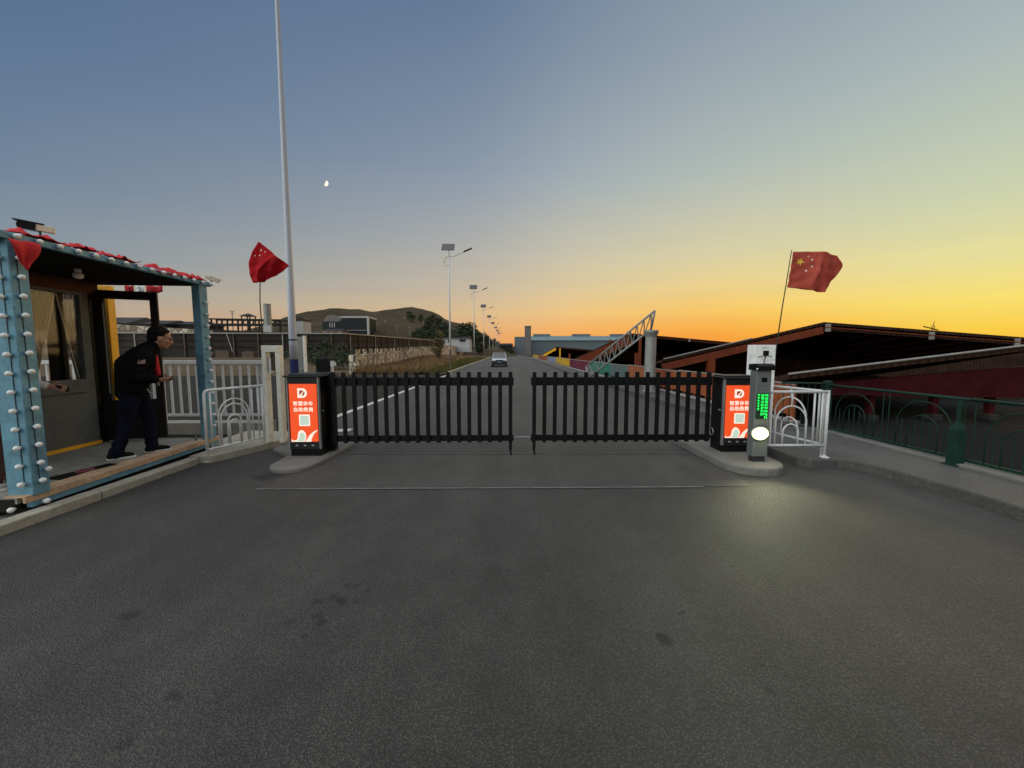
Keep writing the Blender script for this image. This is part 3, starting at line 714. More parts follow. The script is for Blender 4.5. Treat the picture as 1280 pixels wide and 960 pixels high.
cctv(tuple(atx(51, 299, -4.5)), (-.80, -.58, .10), .74, 'white bullet camera on the roof edge above the near post', True)
cctv((-4.40, 5.95, 2.52), (.75, .55, -.3), .55, 'small white camera at the far corner of the porch roof', False)
# rubber mat on the porch
mt = thing('door_mat', 'black rubber mat with a dull pink ring on the porch boards', 'mat', (-4.56, 4.18, .2))
mu = Vector((.17, .985, 0)); mv = Vector((-.985, .17, 0))
b = MB(); b.obb((-4.57, 4.18, .207), mu*.27, mv*.085, (0, 0, .007)); b.build('mat', 'blackgloss', mt, bevel=.004)
b = MB(); b.tube([Vector((-4.57, 4.17, .216))+mu*.07*cos(k/20*2*pi)+mv*.05*sin(k/20*2*pi) for k in range(21)], .011, 6); b.build('ring', 'pinkmat', mt)

# ------------------------------------------------------------------ people
class Fig:
    def __init__(s, P0, f):
        s.o = Vector(P0); s.f = Vector((f[0], f[1], 0)).normalized(); s.l = Vector((-s.f.y, s.f.x, 0))
    def __call__(s, u, v, z): return s.o+s.f*u+s.l*v+Vector((0, 0, z))
def hand(b, P, wr, dirv, palm_n, s=1., curl=.9):
    """palm, four unequal bent fingers and a thumb; dirv = wrist to knuckles, palm_n = out of the palm"""
    d = Vector(dirv).normalized(); n = Vector(palm_n); n = (n-d*n.dot(d)).normalized(); a = d.cross(n)
    wr = Vector(wr)
    for k in (-1, -.33, .33, 1): b.capsule(wr, wr+d*.085*s+a*k*.028*s, .017*s, .012*s, 8)
    for k, L in ((-1, .07), (-.33, .08), (.33, .076), (1, .06)):
        p = wr+d*.088*s+a*k*.030*s; dd = d.copy()
        for j, fr in enumerate((.45, .32, .23)):
            ang = curl*(.45+.45*j); dj = (d*cos(ang)+n*sin(ang)); q = p+dj*L*s*fr*1.05; b.capsule(p, q, .0088*s-.001*j*s, .0082*s-.001*j*s, 8); p = q
    p = wr+d*.025*s-a*.026*s; q = p+(d*.6-a*.6+n*.5).normalized()*.04*s; b.capsule(p, q, .012*s, .010*s, 8); b.capsule(q, q+(d*.9+n*.35).normalized()*.032*s, .010*s, .008*s, 8)
def head(b, Q, c, fwd, up, s=1.):
    fwd = Vector(fwd).normalized(); up = Vector(up); up = (up-fwd*up.dot(fwd)).normalized(); sd = up.cross(fwd)
    R = Matrix((fwd, sd, up)).transposed()
    def el(o, r, sc): b.sphere(c+R@(Vector(o)*s), r*s, 18, 12, sc, R)
    el((-.012, 0, .035), .1, (.98, .78, .92)); el((.020, 0, -.035), .078, (.95, .80, 1.1)); el((.052, 0, -.088), .034, (1, 1.1, .8))   # skull, face, chin
    el((.098, 0, -.018), .017, (1.1, .8, 1.7)); el((.106, 0, -.036), .015, (1.0, 1.1, .8))                                     # nose
    el((.082, 0, .022), .03, (.7, 2.0, .5)); el((.082, 0, -.064), .016, (1., 1.6, .6))                                          # brow, mouth
    for k in (-1, 1): el((-.005, k*.080, -.012), .026, (.9, .4, 1.3)); el((.062, k*.045, -.025), .026, (1, .8, 1))
    return R
def shoe(rootobj, heel, toe, mtop, msole, w=.047, lab='shoe'):
    h, t_ = Vector(heel), Vector(toe); d = (t_-h); d.z = 0; L = d.length; d.normalize(); sd = Vector((-d.y, d.x, 0)); z = Vector((0, 0, 1))
    b = MB(); b.capsule(h+d*.045+z*.045, h+d*.10+z*.055, .043, .043); b.capsule(h+d*.10+z*.05, h+d*(L-.05)+z*.035, .046, .035); b.capsule(h+d*.065+z*.06, h+d*.075+z*.11, .050, .052)
    b.capsule(h+d*.14+z*.04+sd*.012, h+d*(L-.06)+z*.034+sd*.012, .038, .033)
    s1 = soft(lab, b, mtop, rootobj, .008, 3)
    poly = []
    for k in range(20):
        a = 2*pi*k/20; poly.append((L/2+cos(a)*L/2*1.02, sin(a)*w*(1+.12*cos(a))))
    b = MB(); b.prism(poly, h, d, sd, z*.026); o = b.build('sole', msole, s1, bevel=.005)
GR = Fig((-4.62, 4.86, .2), (.72, .694))
per = thing('person', 'stooping man in black jacket and dark trousers looking down the road, phone in hand', 'person', (-4.62, 4.86, .2))
B = MB(); hc = GR(.275, .0, 1.475)
HR = head(B, GR, hc, GR.f*.96+Vector((0, 0, -.22)), GR.f*.22+Vector((0, 0, 1)), 1.08)
B.capsule(GR(.15, 0, 1.33), GR(.245, 0, 1.43), .062, .058)
B.capsule(GR(-.01, 0, .86), GR(.0, 0, 1.05), .12, .12); B.capsule(GR(.0, 0, 1.05), GR(.10, 0, 1.26), .13, .12)
B.capsule(GR(.10, -.13, 1.27), GR(.10, .13, 1.27), .075, .075)
rs, re, rw = GR(.08, -.19, 1.25), GR(.02, -.25, 1.01), GR(.19, -.15, .955)
ls, le, lw = GR(.12, .19, 1.25), GR(.12, .24, 1.02), GR(.24, .10, .95)
B.capsule(rs, re, .05, .042); B.capsule(re, rw, .04, .028); B.capsule(ls, le, .05, .042); B.capsule(le, lw, .04, .028)
rh, fk, fa = GR(-.04, -.09, .80), GR(.11, .09, .43), GR(.11, .08, .10)
lh, bk, ba = GR(.02, .09, .80), GR(-.10, -.09, .42), GR(-.215, -.08, .10)
B.capsule(rh, bk, .075, .055); B.capsule(bk, ba, .05, .038); B.capsule(lh, fk, .075, .055); B.capsule(fk, fa, .05, .038)
B.capsule(ba, ba+GR.f*.03+Vector((0, 0, -.05)), .03, .026); B.capsule(fa, fa+GR.f*.03+Vector((0, 0, -.05)), .03, .026)
hand(B, GR, rw, GR.f*.95+GR.l*.35+Vector((0, 0, -.1)), GR.l*.6+Vector((0, 0, .75)), 1.05)
hand(B, GR, lw, GR.f*.9-GR.l*.35+Vector((0, 0, -.05)), -GR.l*.7+Vector((0, 0, .6)), 1.05)
soft('body', B, 'skin', per, .0065, 3)
B = MB()   # hair cap
for o, r, sc in (((-.030, 0, .056), .1, (.98, .86, .84)), ((-.062, 0, .0), .066, (.9, 1.1, 1.0)), ((.018, 0, .092), .052, (.9, 1.15, .55))): B.sphere(hc+HR@(Vector(o)*1.08), r*1.08, 18, 12, sc, HR)
for k in (-1, 1): B.sphere(hc+HR@(Vector((.0, k*.073, .022))*1.08), .018, 10, 8, (.7, .5, 1.3), HR)
soft('hair', B, 'hair', per, .006, 2, folds=.007, fr=48.)
b = MB()
for k in (-1, 1):
    b.sphere(hc+HR@(Vector((.0875, k*.032, -.004))*1.08), .0075, 8, 6)
b.build('eyes', 'blackgloss', per, True)
b = MB()
for k in (-1, 1): b.capsule(hc+HR@(Vector((.098, k*.016, .024))*1.08), hc+HR@(Vector((.084, k*.052, .024))*1.08), .005, .004, 6)
b.build('eyebrows', 'hair', per)
J = MB()
J.capsule(GR(-.02, 0, .80), GR(-.015, 0, .95), .158, .155); J.capsule(GR(-.015, 0, .95), GR(.0, 0, 1.12), .155, .165); J.capsule(GR(.0, 0, 1.12), GR(.08, 0, 1.26), .165, .125)
for k in (-1, 1): J.capsule(GR(-.02, k*.07, .83), GR(.0, k*.09, 1.1), .13, .14); J.capsule(GR(.0, k*.08, 1.12), GR(.09, k*.12, 1.26), .14, .10)
J.capsule(GR(.09, -.15, 1.255), GR(.09, .15, 1.255), .092, .092); J.capsule(GR(.12, 0, 1.31), GR(.19, 0, 1.375), .095, .075)
J.capsule(rs, re, .082, .066); J.capsule(re, lerp(re, rw, .92), .064, .05); J.capsule(ls, le, .082, .066); J.capsule(le, lerp(le, lw, .92), .064, .05)
J.capsule(GR(.14, -.10, 1.29), GR(.18, .08, 1.29), .072, .072); J.capsule(GR(.14, -.06, 1.22), GR(.10, -.07, .95), .075, .075)
soft('jacket', J, 'jacket', per, .010, 3, folds=.011, fr=9.)
T = MB()
T.capsule(GR(-.02, -.06, .83), GR(-.02, .06, .83), .118, .118); T.capsule(rh, bk, .102, .070); T.capsule(bk, ba+Vector((.01, 0, -.035)), .068, .060); T.capsule(lh, fk, .102, .070); T.capsule(fk, fa+Vector((.01, 0, -.035)), .068, .058)
soft('trousers', T, 'jeans', per, .010, 3, folds=.010, fr=11.)
shoe(per, GR(-.295, -.08, .0), GR(-.035, -.085, .0), 'shoe', 'sole'); shoe(per, GR(.04, .08, .0), GR(.31, .075, .0), 'shoe', 'sole')
S = MB(); S.capsule(GR(.205, -.02, 1.20), GR(.225, -.02, 1.02), .036, .028); S.capsule(GR(.20, .03, 1.24), GR(.22, .03, 1.02), .04, .035); soft('shirt_front', S, 'red', per, .01, 3)
pbx = (rs+re)/2-GR.l*.070; b = MB(); ua = (rs-re).normalized(); b.obb(rs.lerp(re, .28)-GR.l*.076+GR.f*.012, GR.f*.034, GR.l*.006, ua*.026); b.build('sleeve_badge', 'pinkwall', per, bevel=.003)
b = MB(); kk = GR(.11, -.10, .845); b.tube([kk, kk+Vector((0, 0, -.05))+GR.f*.02, kk+Vector((0, 0, -.06))+GR.f*.05], .006, 6); b.build('key_ring', 'greywhite', per)
b = MB(); pc = GR(.335, -.02, .945); b.obb(pc, (GR.f*.9-GR.l*.2+Vector((0, 0, .1))).normalized()*.075, GR.l*.037, (0, 0, .005)); tag(b.build('smartphone', 'phone', bevel=.003), "dark smartphone held level in the stooping man's hands", 'phone')

# second person, half hidden behind the near post
G2 = Fig((-4.90, 3.66, .2), (.95, .3))
pe2 = thing('person', 'person in brown trousers and pale trainers half hidden behind the near blue post', 'person', (-4.9, 3.66, .2))
B = MB(); hc2 = G2(.03, 0, 1.60); HR2 = head(B, G2, hc2, G2.f, (0, 0, 1), 1.05)
B.capsule(G2(0, 0, 1.40), G2(.01, 0, 1.52), .06, .055); B.capsule(G2(0, 0, .92), G2(0, 0, 1.3), .12, .13); B.capsule(G2(0, -.14, 1.36), G2(0, .14, 1.36), .065, .065)
rs2, re2, rw2 = G2(0, -.19, 1.34), G2(-.02, -.22, 1.07), G2(.16, -.20, .97)
ls2 = G2(0, .19, 1.34); hd = atx(54, 483, -4.75); lw2 = Vector((-4.72, hd.y+.02, hd.z)); le2 = (ls2+lw2)/2+Vector((-.08, 0, -.14))
for p, q, r, s_ in ((rs2, re2, .05, .042), (re2, rw2, .04, .028), (ls2, le2, .05, .042), (le2, lw2, .04, .028)): B.capsule(p, q, r, s_)
for k in (-1, 1): B.capsule(G2(0, k*.09, .86), G2(.02, k*.1, .48), .08, .058); B.capsule(G2(.02, k*.1, .48), G2(-.02, k*.1, .1), .052, .038); B.capsule(G2(-.02, k*.1, .09), G2(.1, k*.1, .05), .035, .03)
hand(B, G2, rw2, G2.f+Vector((0, 0, -.3)), G2.l, 1.); hand(B, G2, lw2, (lw2-le2), Vector((0, -1, .2)), 1.)
soft('body', B, 'skin', pe2, .0075, 3)
B = MB(); B.sphere(hc2+HR2@Vector((-.02, 0, .055)), .107, 18, 12, (1.02, .86, .9), HR2); B.sphere(hc2+HR2@Vector((-.06, 0, 0)), .075, 14, 10, (.9, 1.05, 1.2), HR2); soft('hair', B, 'hair', pe2, .01, 2)
J = MB(); J.capsule(G2(0, 0, .86), G2(0, 0, 1.28), .16, .155)
for k in (-1, 1): J.capsule(G2(0, k*.07, .88), G2(0, k*.1, 1.28), .13, .12)
J.capsule(G2(0, -.15, 1.36), G2(0, .15, 1.36), .085, .085); J.capsule(rs2, re2, .075, .06); J.capsule(re2, lerp(re2, rw2, .9), .058, .045); J.capsule(ls2, le2, .075, .06)
soft('jacket', J, 'jacket', pe2, .013, 3)
S = MB(); S.capsule(le2, lerp(le2, lw2, .88), .056, .042); soft('sleeve', S, 'palecloth', pe2, .01, 2)
T = MB(); T.capsule(G2(0, -.06, .87), G2(0, .06, .87), .115, .115)
for k in (-1, 1): T.capsule(G2(0, k*.09, .84), G2(.02, k*.1, .48), .105, .088); T.capsule(G2(.02, k*.1, .48), G2(-.02, k*.1, .07), .085, .076)
soft('trousers', T, 'brownpants', pe2, .012, 3)
for k in (-1, 1): shoe(pe2, G2(-.09, k*.1, 0), G2(.19, k*.12, 0), 'greyshoe', 'sole')
b = MB(); dd = (lw2-le2).normalized(); b.obb(lw2+dd*.10, dd*.05, Vector((0, 0, 1)).cross(dd).normalized()*.012, Vector((0, 0, 1))*.03); tag(b.build('handset', 'phone', bevel=.006), 'black handset held out beside the near blue post', 'handset')

# ------------------------------------------------------------------ barrier cabinets, gates
def to_plane(me, o, ax, ay, n, off, name, m, parent):
    o, ax, ay, n = map(Vector, (o, ax, ay, n)); me2 = me.copy(); me2.materials.clear(); me2.materials.append(M[m])
    for v in me2.vertices: v.co = o+ax*v.co.x+ay*v.co.y+n*(v.co.z+off)
    ob = bpy.data.objects.new(name, me2); COL.objects.link(ob); attach(ob, parent); return ob
TX1, TX2 = text_mesh('智慧停车', .064), text_mesh('自助缴费', .064)
def cabinet(x0, x1, y0, y1, z0, z1, label, flip):
    r = thing('barrier_cabinet', label, 'cabinet', ((x0+x1)/2, (y0+y1)/2, z0))
    cx = (x0+x1)/2; wd = x1-x0
    b = MB(); b.box(x0+.012, x1-.012, y0+.02, y1, z0+.10, z1-.03); b.build('body', 'black', r, bevel=.01)
    b = MB(); b.box(x0+.015, x1-.015, y0+.03, y1-.01, z0, z0+.10); b.build('plinth', 'black', r)
    b = MB(); b.box(x0-.03, x1+.03, y0-.03, y1+.03, z1-.032, z1-.008); b.box(x0+.02, x1-.02, y0+.02, y1-.02, z1-.008, z1+.012); b.build('lid', 'lid', r, bevel=.008)
    b = MB()
    for xx in (x0, x1-.02): b.box(xx, xx+.02, y0, y0+.05, z0+.10, z1-.034)
    b.build('edge_trim', 'trimgrey', r, bevel=.004)
    b = MB(); b.box(x0+.021, x1-.021, y0+.006, y0+.0195, z0+.10, z0+.20); b.build('front_band', 'lid', r); b = MB(); b.box(x0+.021, x1-.021, y0+.006, y0+.0195, z1-.12, z1-.035); b.build('front_band', 'lid', r)
    ax, ay, n = Vector((1, 0, 0)), Vector((0, 0, 1)), Vector((0, -1, 0)); zb, zt = z0+.205, z1-.125; H_ = zt-zb; W_ = wd-.07
    b = MB(); b.box(x0+.035, x1-.035, y0+.004, y0+.0195, zb, zt); pn = b.build('light_panel', 'orange_lit', r)
    O = Vector((cx, y0+.004, zb))
    def pr(poly, m, nm, off): 
        b = MB(); b.prism([(p[0]*W_, p[1]*H_) for p in poly], O+n*off, ax, ay, n*.002); return b.build(nm, m, pn)
    def q(x, y): return (x, y)
    # D shaped logo with a road running up through it
    c0 = (-.02, .845); sx, sy = .17, .083
    D = [(-1, 1), (.1, 1)]+[(.1+.95*sin(a), cos(a)) for a in [pi*k/14 for k in range(1, 14)]]+[(.1, -1), (-1, -1)]
    pr([(c0[0]+p[0]*sx, c0[1]+p[1]*sy) for p in D], 'white_lit', 'logo', .001)
    D2 = [(-.55, .55), (.05, .55)]+[(.05+.52*sin(a), .55*cos(a)) for a in [pi*k/10 for k in range(1, 10)]]+[(.05, -.55), (-.1, -.55), (-.1, -.62), (-.55, -.62)]
    pr([(c0[0]+p[0]*sx, c0[1]+p[1]*sy) for p in D2], 'orangedark_lit', 'logo', .0035)
    pr([(c0[0]+p[0]*sx, c0[1]+p[1]*sy) for p in [(-.95, -.95), (-.25, -.95), (.05, -.3), (.50, .55), (.25, .35), (-.35, -.3)]], 'white_lit', 'logo', .006)
    for tm, yy in ((TX1, .66), (TX2, .555)):
        k = 1.0; to_plane(tm, O+Vector((.0, 0, yy*H_)), ax, ay, n, .003, 'lettering', 'white_lit', pn)
    def rr(cx_, cy_, w_, h_, rad):
        return [(cx_+sxx*(w_-rad)+rad*cos(a), cy_+syy*(h_-rad*W_/H_)+rad*W_/H_*sin(a)) for sxx, syy, a0 in ((1, 1, 0), (-1, 1, pi/2), (-1, -1, pi), (1, -1, 3*pi/2)) for a in [a0+pi/2*k/4 for k in range(5)]]
    pr(rr(.03, .375, .20, .100, .03), 'white_lit', 'card', .001)
    pr(rr(.03, .375, .155, .078, .01), 'mint_lit', 'card', .0035)
    wv = [(-.48, .0), (-.48, .045), (-.40, .02), (-.30, .03), (-.25, .07), (-.24, .13), (-.20, .18), (-.12, .205), (-.03, .195), (.05, .15), (.07, .10), (.05, .05), (.0, .0)]
    pr(wv, 'white_lit', 'swirl', .001)
    pr([(-.27, .02), (-.19, .06), (-.17, .13), (-.10, .165), (-.02, .15), (.03, .10), (.0, .04), (-.05, .01)], 'mint_lit', 'swirl', .0035)
    pr([(.02, .0), (.10, .05), (.20, .12), (.34, .175), (.48, .205), (.48, .19), (.36, .14), (.28, .07), (.24, .0)], 'white_lit', 'swoosh', .001)
    for k in (-1, 0, 1):
        b = MB(); b.sphere((cx+k*.11, y0+.004, z0+.15), .016, 10, 6, (1.5, .5, .8)); b.build('vent_cap', 'trimgrey', r)
    xs_ = x1-.012 if not flip else x0+.012; sg = 1 if not flip else -1
    b = MB(); b.lathe([(.016, 0), (.016, .012)], (xs_, y0+.10, lerp(z0, z1, .55)), 10, (sg, 0, 0)); b.obb((xs_+sg*.015, y0+.10, lerp(z0, z1, .55)), (.003, 0, 0), (0, .03, 0), (0, 0, .006)); b.build('lock', 'trimgrey', r)
    if not flip:
        b = MB(); b.prism([(-.05, -.04), (-.025, .05), (0, .0), (.0, -.04)], (xs_+.002, y0+.36, z0+.22), (0, 1, 0), (0, 0, 1), (.003, 0, 0)); b.prism([(.02, -.04), (.045, .06), (.07, .0), (.07, -.04)], (xs_+.002, y0+.36, z0+.22), (0, 1, 0), (0, 0, 1), (.003, 0, 0)); b.build('sticker', 'white', r)
    else:
        b = MB(); b.tube([(xs_-.004, y0+.3+.05*cos(k/16*2*pi), z0+.24+.05*sin(k/16*2*pi)) for k in range(17)], .006, 6); b.build('port_ring', 'trimgrey', r)
    return r
cabinet(-2.985, -2.545, 5.27, 5.86, .06, 1.19, 'black barrier cabinet with lit orange panel beside the white arched railing on the left', False)
cabinet(3.03, 3.47, 5.22, 5.56, .10, 1.165, 'black barrier cabinet with lit orange panel partly behind the payment terminal', True)

def gate(x0, x1, n, hinge_left, label):
    r = thing('barrier_gate', label, 'gate', (x0 if hinge_left else x1, 5.5, .2))
    y = 5.5; a, c = min(x0, x1), max(x0, x1)
    b = MB(); b.box(a, c, y-.022, y+.022, 1.022, 1.14); b.build('top_rail', 'black', r, bevel=.004)
    b = MB(); b.box(a, c, y-.018, y+.018, .215, .30); b.build('bottom_rail', 'black', r, bevel=.004)
    pm = MB().box(-.027, .027, -.014, .014, 0, 1.015).mesh('picket', 'black')
    e0, e1 = (x0+.09, x1-.045) if hinge_left else (x0+.045, x1-.06)
    for i in range(n):
        xx = lerp(e0, e1, i/(n-1)); o = inst(pm, 'picket', r, (xx, y-.0375, .2+random.uniform(-.003, .003)))
        if random.random() < .5: o.rotation_euler = (0, random.uniform(-.004, .004), 0)
    ex = x1-.045 if hinge_left else x0+.045
    b = MB(); b.tube([(ex, y-.04, .22), (ex, y-.04, .09)], .022, 8); b.tube([(ex, y-.04, .10), (ex+.004, y-.045, .05), (ex+.012, y-.04, .02)], .013, 8); b.build('drop_bolt', 'black', r)
    hx = x0+.02
    b = MB()
    if not hinge_left: b.tube([(x1-.02, y, .26), (x1+.03, y-.02, .27), (x1+.05, y-.02, .27)], .02, 8); b.build('hinge_pin', 'black', r); return r
    b.box(hx-.05, hx+.04, y+.025, y+.12, .08, 1.19); b.box(hx-.06, hx+.07, y+.0, y+.10, .99, 1.16); b.build('hinge_post', 'blackgloss', r, bevel=.006)
    return r
gate(-2.52, .125, 18, True, 'black picket barrier gate leaf hinged at the left cabinet')
gate(.375, 3.0, 18, False, 'black picket barrier gate leaf hinged at the right cabinet')
b = MB(); b.tube([(.10, 5.5, .268), (.40, 5.5, .268)], .010, 8); tag(b.build('latch_rod', 'steel'), 'thin latch rod bridging the gap between the two gate leaves', 'rod')
# black motor box behind the left cabinet
c = at(406, 449, 6.15); r = thing('gate_motor_box', 'black box on a post behind the left orange-panelled cabinet', 'box', (c.x, 6.15, .07))
b = MB(); b.box(c.x-.10, c.x+.10, 6.05, 6.28, 1.10, 1.40); b.build('housing', 'black', r, bevel=.01)
b = MB(); b.box(c.x-.05, c.x+.05, 6.1, 6.22, .07, 1.10); b.build('post', 'black', r)
b = MB(); b.box(c.x+.102, c.x+.12, 6.1, 6.2, 1.0, 1.36); b.obb((c.x+.15, 6.1, 1.30), (.035, 0, .02), (0, .02, 0), (-.01, 0, .03)); b.build('bracket', 'greywhite', r, bevel=.004)

# ------------------------------------------------------------------ white frame posts, flags
def frame_post(x0, x1, y0, y1, z0, z1, label, openf):
    r = thing('steel_frame_post', label, 'post', ((x0+x1)/2, (y0+y1)/2, z0)); wl = .075
    b = MB()
    if openf:
        for ya, yb, dx in ((y0, y0+.06, 0), (y1-.05, y1, .0)):
            b.box(x0+dx, x0+.065+dx, ya, yb, z0, z1-.1); b.box(x1-.065+dx, x1+dx, ya, yb, z0, z1-.1); b.box(x0+dx, x1+dx, ya, yb, z1-.1, z1)
        b.build('frame', 'cream', r, bevel=.004)
        b = MB(); b.box(x0+.004, x0+.03, y0+.061, y1-.051, z0, z1-.01); b.build('side_panel', 'greywhite', r)
        b = MB(); b.box(x0+wl+.005, x0+wl+.03, y0+.05, y0+.1, z1-.42, z1-.2); b.box(x1-.095, x1-.062, y0+.05, y0+.1, z1-.40, z1-.22); b.build('bracket', 'white', r)
        b = MB(); b.box(x0+wl+.035, x1-.11, y0+.06, y0+.12, z1-.38, z1-.17); b.build('device', 'block', r)
    else:
        b.box(x0, x1, y0, y1, z0, z1); b.build('panel', 'white', r, bevel=.006)
        cx = (x0+x1)/2
        b = MB(); b.box(cx-.035, cx+.035, y0-.03, y0-.001, z1-.16, z1-.085); b.build('sensor', 'black', r, bevel=.004)
        b = MB(); b.tube([(cx+.0, y0-.012, z1-.16), (cx-.02, y0-.012, z1-.26), (cx-.02, y0-.012, z1-.7)], .006, 6); b.tube([(cx-.11, y0-.006, z1-.175), (cx-.05, y0-.006, z1-.17)], .005, 6); b.tube([(cx+.05, y0-.006, z1-.165), (cx+.1, y0-.006, z1-.168)], .004, 6); b.build('cable', 'socket', r)
        b = MB(); b.box(cx-.045, cx+.045, y0-.006, y0-.001, z1-.045, z1-.03); b.build('hinge', 'greywhite', r)
    return r
frame_post(-3.70, -3.43, 5.92, 6.03, .10, 1.60, 'tall cream steel frame post with an opening beside the left arched railing', True)
frame_post(3.69, 4.005, 5.62, 5.80, .12, 1.605, 'tall white steel panel post with a small black sensor behind the terminal', False)
def star(c, r, rot=0): return [(c[0]+(r if k % 2 == 0 else r*.40)*sin(rot+k*pi/5), c[1]+(r if k % 2 == 0 else r*.40)*cos(rot+k*pi/5)) for k in range(10)]
def flag(label, staff, fn, mflag, stars, asp):
    p0 = Vector(staff[0]); r = thing('flag', label, 'flag', p0)
    b = MB(); b.tube(staff, .009, 8, .006); b.build('staff', 'bark', r, True)
    b = MB(); b.cloth(fn, 34, 24, .003); cl = b.build('cloth', mflag, r, True)
    for (cu, cv, rad, rot, m) in stars:
        for sgn in (1, -1):
            b = MB(); pts = star((0, 0), rad, rot)
            eps = .002
            def P(u, v2):
                p = Vector(fn(u, v2)); du_ = Vector(fn(min(u+eps, 1), v2))-Vector(fn(max(u-eps, 0), v2)); dv_ = Vector(fn(u, min(v2+eps, 1)))-Vector(fn(u, max(v2-eps, 0)))
                nn = du_.cross(dv_).normalized(); return p+nn*.004*sgn
            v = [P(cu, cv)]+[P(cu+x/asp, cv+y) for x, y in pts]
            b.add(v, [(0, 1+k, 1+(k+1) % 10) for k in range(10)]); b.build('star', m, cl)
    return r
def quad(TL, TR, BL, BR, Yb, wob, tipdir=0):
    def fn(u, v2):
        a = Vector(TL).lerp(Vector(TR), u); c = Vector(BL).lerp(Vector(BR), u); p = a.lerp(c, v2)
        x, y = p.x, p.y
        x += wob[0]*sin(v2*pi)*(1-u)+wob[2]*sin(v2*pi)*u; y += wob[1]*sin(u*pi)*(1-v2)+wob[3]*sin(u*pi)*v2
        Yd = Yb+.045*sin(u*7.5+v2*1.4)*(.2+u)+.016*sin(u*17-v2*5)*(.2+u)+.010*sin(u*9+v2*21+2*sin(u*5))*(.25+v2*.5)-.05*exp(-((u-.60+.16*v2)/.035)**2)*sin(pi*min(1, v2*1.1))
        q = at(x, y, Yb); return (q.x, Yd, q.z)
    return fn
YL = 6.02
fl = quad((323, 302), (360, 331.5), (315, 353), (331, 350), YL, (-8, -.5, 1, 2))
pl = [at(325.5, 432, YL), at(323.5, 400, YL), at(321.8, 375, YL), at(322, 350, YL), at(323, 325, YL), at(322.5, 302, YL)]
pl = [Vector((p.x, 6.08, p.z)) for p in pl]; pl[0].z = 1.2
flag('bright red flag drooping from a stick at the cream frame post', pl, fl, 'flagred', [(.17, .12, .045, .3, 'starpale'), (.21, .24, .035, .5, 'starpale'), (.10, .30, .03, .2, 'starpale'), (.30, .10, .03, .2, 'starpale')], 1.2)
YR = 5.72
fr_ = quad((991.5, 314.5), (1048, 319), (985, 359), (1037, 365), YR, (0, -2, 7, 1))
def frf(u, v2):
    p = Vector(fr_(u, v2))
    k = sstep(.75, 1., u)*exp(-((v2-.27)/.20)**2)*.085-sstep(.8, 1, u)*sstep(.55, .75, v2)*.05
    p.x += k; return p
ps = [at(972, 432, YR), at(980, 388, YR), at(986, 352, YR), at(992.5, 312, YR)]
ps = [Vector((p.x-.012, YR+.03, p.z)) for p in ps]; ps[0].z = 1.2; ps[0].x -= .02
flag('dull red flag with a yellow star flying from a stick at the white panel post', ps, frf, 'flagdull', [(.19, .27, .12, .15, 'starred'), (.40, .22, .038, .3, 'starpale'), (.405, .40, .038, .5, 'starpale'), (.32, .51, .038, .2, 'starpale'), (.34, .13, .03, .2, 'starpale')], 1.25)

# tall flagpole
r = thing('flagpole', 'tall pale grey flagpole with a navy foot rising out of the picture', 'pole', (-4.07, 7.5, 0))
b = MB(); b.lathe([(.072, 1.30), (.070, 1.7), (.064, 2.3), (.048, 5.0), (.033, 7.8), (.026, 10.0), (.01, 10.05)], (-4.07, 7.5, 0), 20); b.build('shaft', 'pole', r, True)
b = MB(); b.lathe([(.14, 0), (.14, .03), (.076, .04), (.076, 1.36)], (-4.07, 7.5, 0), 20); b.build('foot', 'navy', r, True)
b = MB(); b.lathe([(.074, 1.72), (.074, 1.745)], (-4.07, 7.5, 0), 20); b.build('band', 'navy', r, True)
c = at(377, 440, 8.4); r = thing('steel_sign', 'grey metal sign panel with a white edge right behind the flagpole', 'sign', (c.x, 8.4, 0))
b = MB(); b.box(c.x-.08, c.x+.055, 8.38, 8.44, 1.1, 1.83); b.build('panel', 'steel', r); b = MB(); b.box(c.x+.056, c.x+.08, 8.36, 8.46, 1.05, 1.85); b.build('edge', 'white', r); b = MB(); b.tube([(c.x-.01, 8.41, 0), (c.x-.01, 8.41, 1.1)], .03, 8); b.build('post', 'steel', r)

